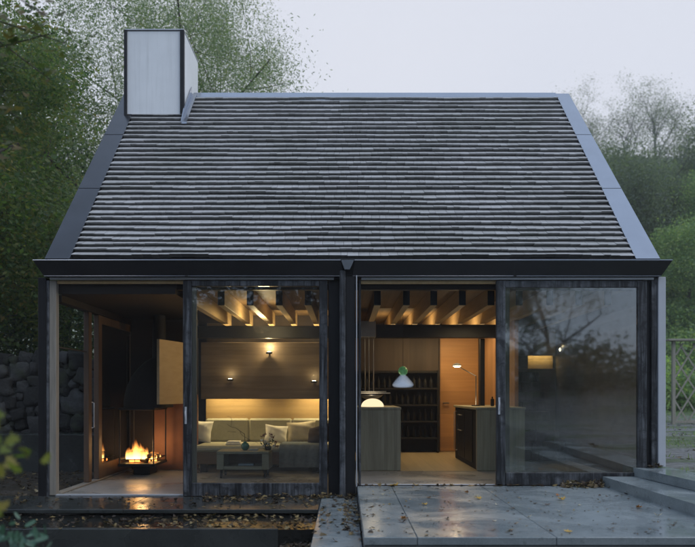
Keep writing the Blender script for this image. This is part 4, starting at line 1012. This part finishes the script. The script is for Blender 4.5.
# lattice screen
lx0, ly_ = atx(672.5, 10.2), 10.2; kk = (ly_ + CAMD) / F
zb_ = gz(lx0, ly_); zt_ = CAMZ + (394 - 341) * kk
la = thing('lattice_screen', 'weathered wooden lattice screen with crossed laths at right edge', 'lattice', (lx0, ly_, zb_))
for x in (lx0, lx0 + 1.75): B('post', M['lattice'], la, (x, x + .08, ly_, ly_ + .08, zb_ - .1, zt_), b=.005)
B('top_rail', M['lattice'], la, (lx0 - .15, lx0 + 2.0, ly_ - .12, ly_ + .2, zt_ + .002, zt_ + .05), b=.005)
B('bottom_rail', M['lattice'], la, (lx0 + .082, lx0 + 1.748, ly_ + .01, ly_ + .07, zb_ + .03, zb_ + .10), b=.005)
wL = 1.75
for sgn, yy in ((1, ly_ + .02), (-1, ly_ + .045)):
    for i in range(-6, 9):
        c = i * .34; pts = []
        H_ = zt_ - zb_ - .15; W_ = wL - .08
        # line x = c + s*z*.62
        zs = [0, H_]; seg = []
        for q in np.linspace(0, H_, 60):
            x = (c + q * .62) if sgn > 0 else (W_ - c - q * .62)
            if 0 <= x <= W_: seg.append((x, q))
        if len(seg) < 4: continue
        a_, b_ = seg[0], seg[-1]; m = MB()
        p0 = Vector((lx0 + .08 + a_[0], yy, zb_ + .1 + a_[1])); p1 = Vector((lx0 + .08 + b_[0], yy, zb_ + .1 + b_[1]))
        d_ = (p1 - p0).normalized(); nrm = Vector((-d_.z, 0, d_.x)) * .02; ty = Vector((0, .008, 0))
        m.add([p0 - nrm - ty, p0 + nrm - ty, p0 + nrm + ty, p0 - nrm + ty, p1 - nrm - ty, p1 + nrm - ty, p1 + nrm + ty, p1 - nrm + ty],
              [(0, 1, 2, 3), (7, 6, 5, 4), (0, 4, 5, 1), (1, 5, 6, 2), (2, 6, 7, 3), (3, 7, 4, 0)])
        m.build('lath', M['lattice'], la)

# ------------------------------------------------------------------ foreground foliage
def sprig(name, label, mat, base, stems, leaf_size, seed, cat='plant', shape=MP, stem_r=.004, every=1):
    t_ = thing(name, label, cat, base); rs = random.Random(seed); ms = MB(); ml = MB()
    for pts in stems:
        ms.tube(pts, [stem_r * (1 - .6 * i / len(pts)) for i in range(len(pts))], 6)
        for p in pts[1:]:
            for _ in range(every):
                q = Vector(p) + Vector((rs.gauss(0, leaf_size), rs.gauss(0, leaf_size), rs.gauss(0, leaf_size)))
                add_leaf(ml, q, (rs.gauss(0, .5), -.8 + rs.gauss(0, .4), rs.gauss(.4, .4)), rs.uniform(0, 6.28), leaf_size * rs.uniform(.7, 1.15), rs.uniform(0, .4), shape)
    ms.build('stem', M['twig'], t_); ml.build('foliage', M[mat], t_); return t_
def A(px, py, D): return at(px, py, D - CAMD)
# low maple shoot at lower left
b_ = (-1.35, -6.5, -.45)
sprig('maple_shoot', 'out of focus yellow green maple shoot at lower left edge', 'leafY', b_, [
    [b_, (-1.3, -6.5, .5), A(-25, 425, 2.4), A(-5, 428, 2.4), A(6, 430, 2.4)], [(-1.3, -6.5, .5), A(-20, 450, 2.35), A(-2, 457, 2.35), A(8, 453, 2.35)],
    [(-1.3, -6.5, .5), A(-10, 445, 2.5), A(10, 448, 2.5), A(22, 446, 2.5), A(28, 460, 2.5)], [(-1.3, -6.5, .5), A(-12, 470, 2.4), A(6, 470, 2.4), A(12, 475, 2.4)], [(-1.3, -6.5, .5), A(-15, 505, 2.4), A(-4, 505, 2.4)]], .030, 3, 'plant', every=2)
# teal shrub
ell = [(math.cos(a) * .38, math.sin(a)) for a in np.linspace(-math.pi / 2, 1.5 * math.pi, 11)[:-1]]
stems = []; rs = random.Random(8); b_ = (-1.75, -5.3, -.45)
for i in range(16):
    px = rs.uniform(-15, 50); py = 522 + abs(px - 12) * .25 + rs.uniform(0, 16); D = rs.uniform(3.2, 3.9); e_ = Vector(A(px, py, D)); s0 = Vector((-1.75 + rs.uniform(-.1, .3), D - CAMD + .1, -.45))
    stems.append([tuple(s0), tuple(s0.lerp(e_, .5)), tuple(s0.lerp(e_, .75)), tuple(s0.lerp(e_, .9)), tuple(e_)])
sprig('teal_shrub', 'low blue green shrub in the bottom left corner', 'leafT', b_, stems, .028, 5, 'shrub', ell, .003, 3)
# overhanging maple branches, upper left, near the camera
mt = thing('overhanging_maple', 'blurred brown green maple boughs hanging in upper left foreground', 'tree', (-3.6, -4.6, -.45))
ms = MB(); rs = random.Random(15); tips = []
ms.tube([(-3.6, -4.6, -.45), (-3.55, -4.6, 1.5), (-3.4, -4.7, 3.2), (-3.2, -4.8, 4.6)], [.09, .08, .065, .04], 8)
for i in range(17):
    s0 = Vector((-3.45, -4.7, rs.uniform(2.2, 4.3))); px = rs.uniform(-45, 74); py = rs.uniform(-50, 95 if px > 40 else 175) ; D = rs.uniform(3.6, 5.2); e_ = Vector(A(px, py, D))
    mid_ = s0.lerp(e_, .5) + Vector((0, 0, .12)); P = [s0, s0.lerp(mid_, .6), mid_, mid_.lerp(e_, .5), e_]
    ms.tube(P, [.014, .012, .009, .006, .003], 5)
    for f_ in (.62, .72, .82, .92, 1.0): tips.append(tuple(s0.lerp(e_, f_) + Vector((rs.gauss(0, .03), 0, .03))))
ms.build('trunk', M['bark'], mt)
ml = MB()
for p in tips:
    for _ in range(9): add_leaf(ml, Vector(p) + Vector((rs.gauss(0, .085), rs.gauss(0, .1), rs.gauss(0, .06))), (rs.gauss(0, .5), -.5 + rs.gauss(0, .5), 1), rs.uniform(0, 6.28), .036 * rs.uniform(.6, 1.2), rs.uniform(0, .4))
M['leafN'] = leafmat('turning_maple', [(.15, (.03, .055, .022)), (.4, (.06, .09, .03)), (.6, (.11, .11, .04)), (.8, (.19, .12, .055)), (.95, (.26, .13, .06))], .45)
ml.build('crown', M['leafN'], mt)

# trees behind the camera, mirrored in the glass
GB = 'trees on the far side of the yard, mirrored in the glass'
q1 = tree('yard_tree', 'large dark tree across the yard mirrored in left glass door', -8, -26, 15, .25, 71, 'leafC', 60, .9, .16, 3, (0, 0), group=GB)
q2 = tree('yard_tree', 'loose tree across the yard mirrored in right glass door', 9.5, -27, 12, .2, 72, 'leafE', 14, .6, .06, 3, (0, 0), group=GB, droop=.6)
for x, y, r_, s_, lb in ((-15, -24, 1, 1.1, 'far left'), (-1, -27, 2, 1.0, 'near the middle'), (4.5, -30, 3, .8, 'right of the middle'), (17.5, -25, 4, .95, 'far right'), (22, -30, 5, 1.2, 'at the outer right')):
    dup(q1, x, y, r_, s_, 'dark tree across the yard behind the viewer, ' + lb)
n_ = 900; cx_ = rng.uniform(-28, 32, n_); cy_ = rng.uniform(-34, -29, n_); cz_ = rng.random(n_) * np.where(cx_ < 3, 12.0, 3.5) - .3  # left part heaped high to block sky in the left pane
V, Fq = leaf_cloud(np.stack([cx_, cy_, cz_], 1), 60, (.8, .8, .5), .16, rng)
tag(fast_mesh('far_hedge', V, Fq, M['leafC'], None), 'unseen mass of dark bushes heaped up to block sky reflections in the glass', 'hedge', kind='stuff')

# ------------------------------------------------------------------ haze
USE_HAZE = True
if USE_HAZE:
    t = NT('haze_air'); pv = t.n('ShaderNodeVolumePrincipled'); pv.inputs['Color'].default_value = (.95, .96, 1, 1); pv.inputs['Density'].default_value = .0013; pv.inputs['Anisotropy'].default_value = .2
    t.l(pv.outputs[0], t.out.inputs['Volume'])
    hz = MB().box(-82, 92, -62, 112, -3, 36, 0).build('haze', t.m, origin=(0, 0, 0)); tag(hz, kind='stuff')

# ------------------------------------------------------------------ world and sun
W = bpy.data.worlds.new('World'); S.world = W; W.use_nodes = True; nt = W.node_tree; nt.nodes.clear()
sky = nt.nodes.new('ShaderNodeTexSky'); sky.sky_type = 'NISHITA'; sky.sun_disc = False; sky.sun_elevation = R(50); sky.sun_rotation = R(127); sky.dust_density = 4; sky.air_density = 1
tc = nt.nodes.new('ShaderNodeTexCoord'); nz = nt.nodes.new('ShaderNodeTexNoise'); nz.inputs['Scale'].default_value = 1.6; nz.inputs['Detail'].default_value = 4
nt.links.new(tc.outputs['Generated'], nz.inputs['Vector'])
cr = nt.nodes.new('ShaderNodeValToRGB'); cr.color_ramp.elements[0].position = .3; cr.color_ramp.elements[0].color = (.73, .77, .88, 1); cr.color_ramp.elements[1].position = .75; cr.color_ramp.elements[1].color = (.82, .84, .92, 1)
nt.links.new(nz.outputs['Fac'], cr.inputs[0])
sxyz = nt.nodes.new('ShaderNodeSeparateXYZ'); nt.links.new(tc.outputs['Generated'], sxyz.inputs[0])
m1 = nt.nodes.new('ShaderNodeMath'); m1.operation = 'MULTIPLY_ADD'; nt.links.new(sxyz.outputs[1], m1.inputs[0]); m1.inputs[1].default_value = -.55; nt.links.new(sxyz.outputs[2], m1.inputs[2])
blue = nt.nodes.new('ShaderNodeMapRange'); nt.links.new(m1.outputs[0], blue.inputs[0]); blue.inputs[1].default_value = .05; blue.inputs[2].default_value = .75
mb_ = nt.nodes.new('ShaderNodeMix'); mb_.data_type = 'RGBA'; nt.links.new(blue.outputs[0], mb_.inputs[0]); nt.links.new(cr.outputs[0], mb_.inputs[6]); mb_.inputs[7].default_value = (.60, .77, 1.06, 1)
sc_ = nt.nodes.new('ShaderNodeVectorMath'); sc_.operation = 'SCALE'; sc_.inputs['Scale'].default_value = 10.2; nt.links.new(mb_.outputs[2], sc_.inputs[0])
mx = nt.nodes.new('ShaderNodeMix'); mx.data_type = 'RGBA'; mx.inputs[0].default_value = .9
nt.links.new(sky.outputs[0], mx.inputs[6]); nt.links.new(sc_.outputs[0], mx.inputs[7])
bg = nt.nodes.new('ShaderNodeBackground'); bg.inputs[1].default_value = .1; nt.links.new(mx.outputs[2], bg.inputs[0])
wo = nt.nodes.new('ShaderNodeOutputWorld'); nt.links.new(bg.outputs[0], wo.inputs[0])
sun = light('sun', 'SUN', (0, 0, 20), 1.0, (1, .97, .94), angle=R(40))
d = Vector((-math.cos(R(50)) * math.sin(R(127)), -math.cos(R(50)) * math.cos(R(127)), -math.sin(R(50))))
sun.rotation_euler = d.to_track_quat('-Z', 'Y').to_euler()
S.view_settings.view_transform = 'Standard'; S.view_settings.look = 'None'; S.view_settings.exposure = 0; S.view_settings.gamma = 1
S.view_settings.use_curve_mapping = False
S.render.engine = 'CYCLES'
try: S.cycles.volume_bounces = 1; S.cycles.max_bounces = 8; S.cycles.transparent_max_bounces = 16
except Exception: pass
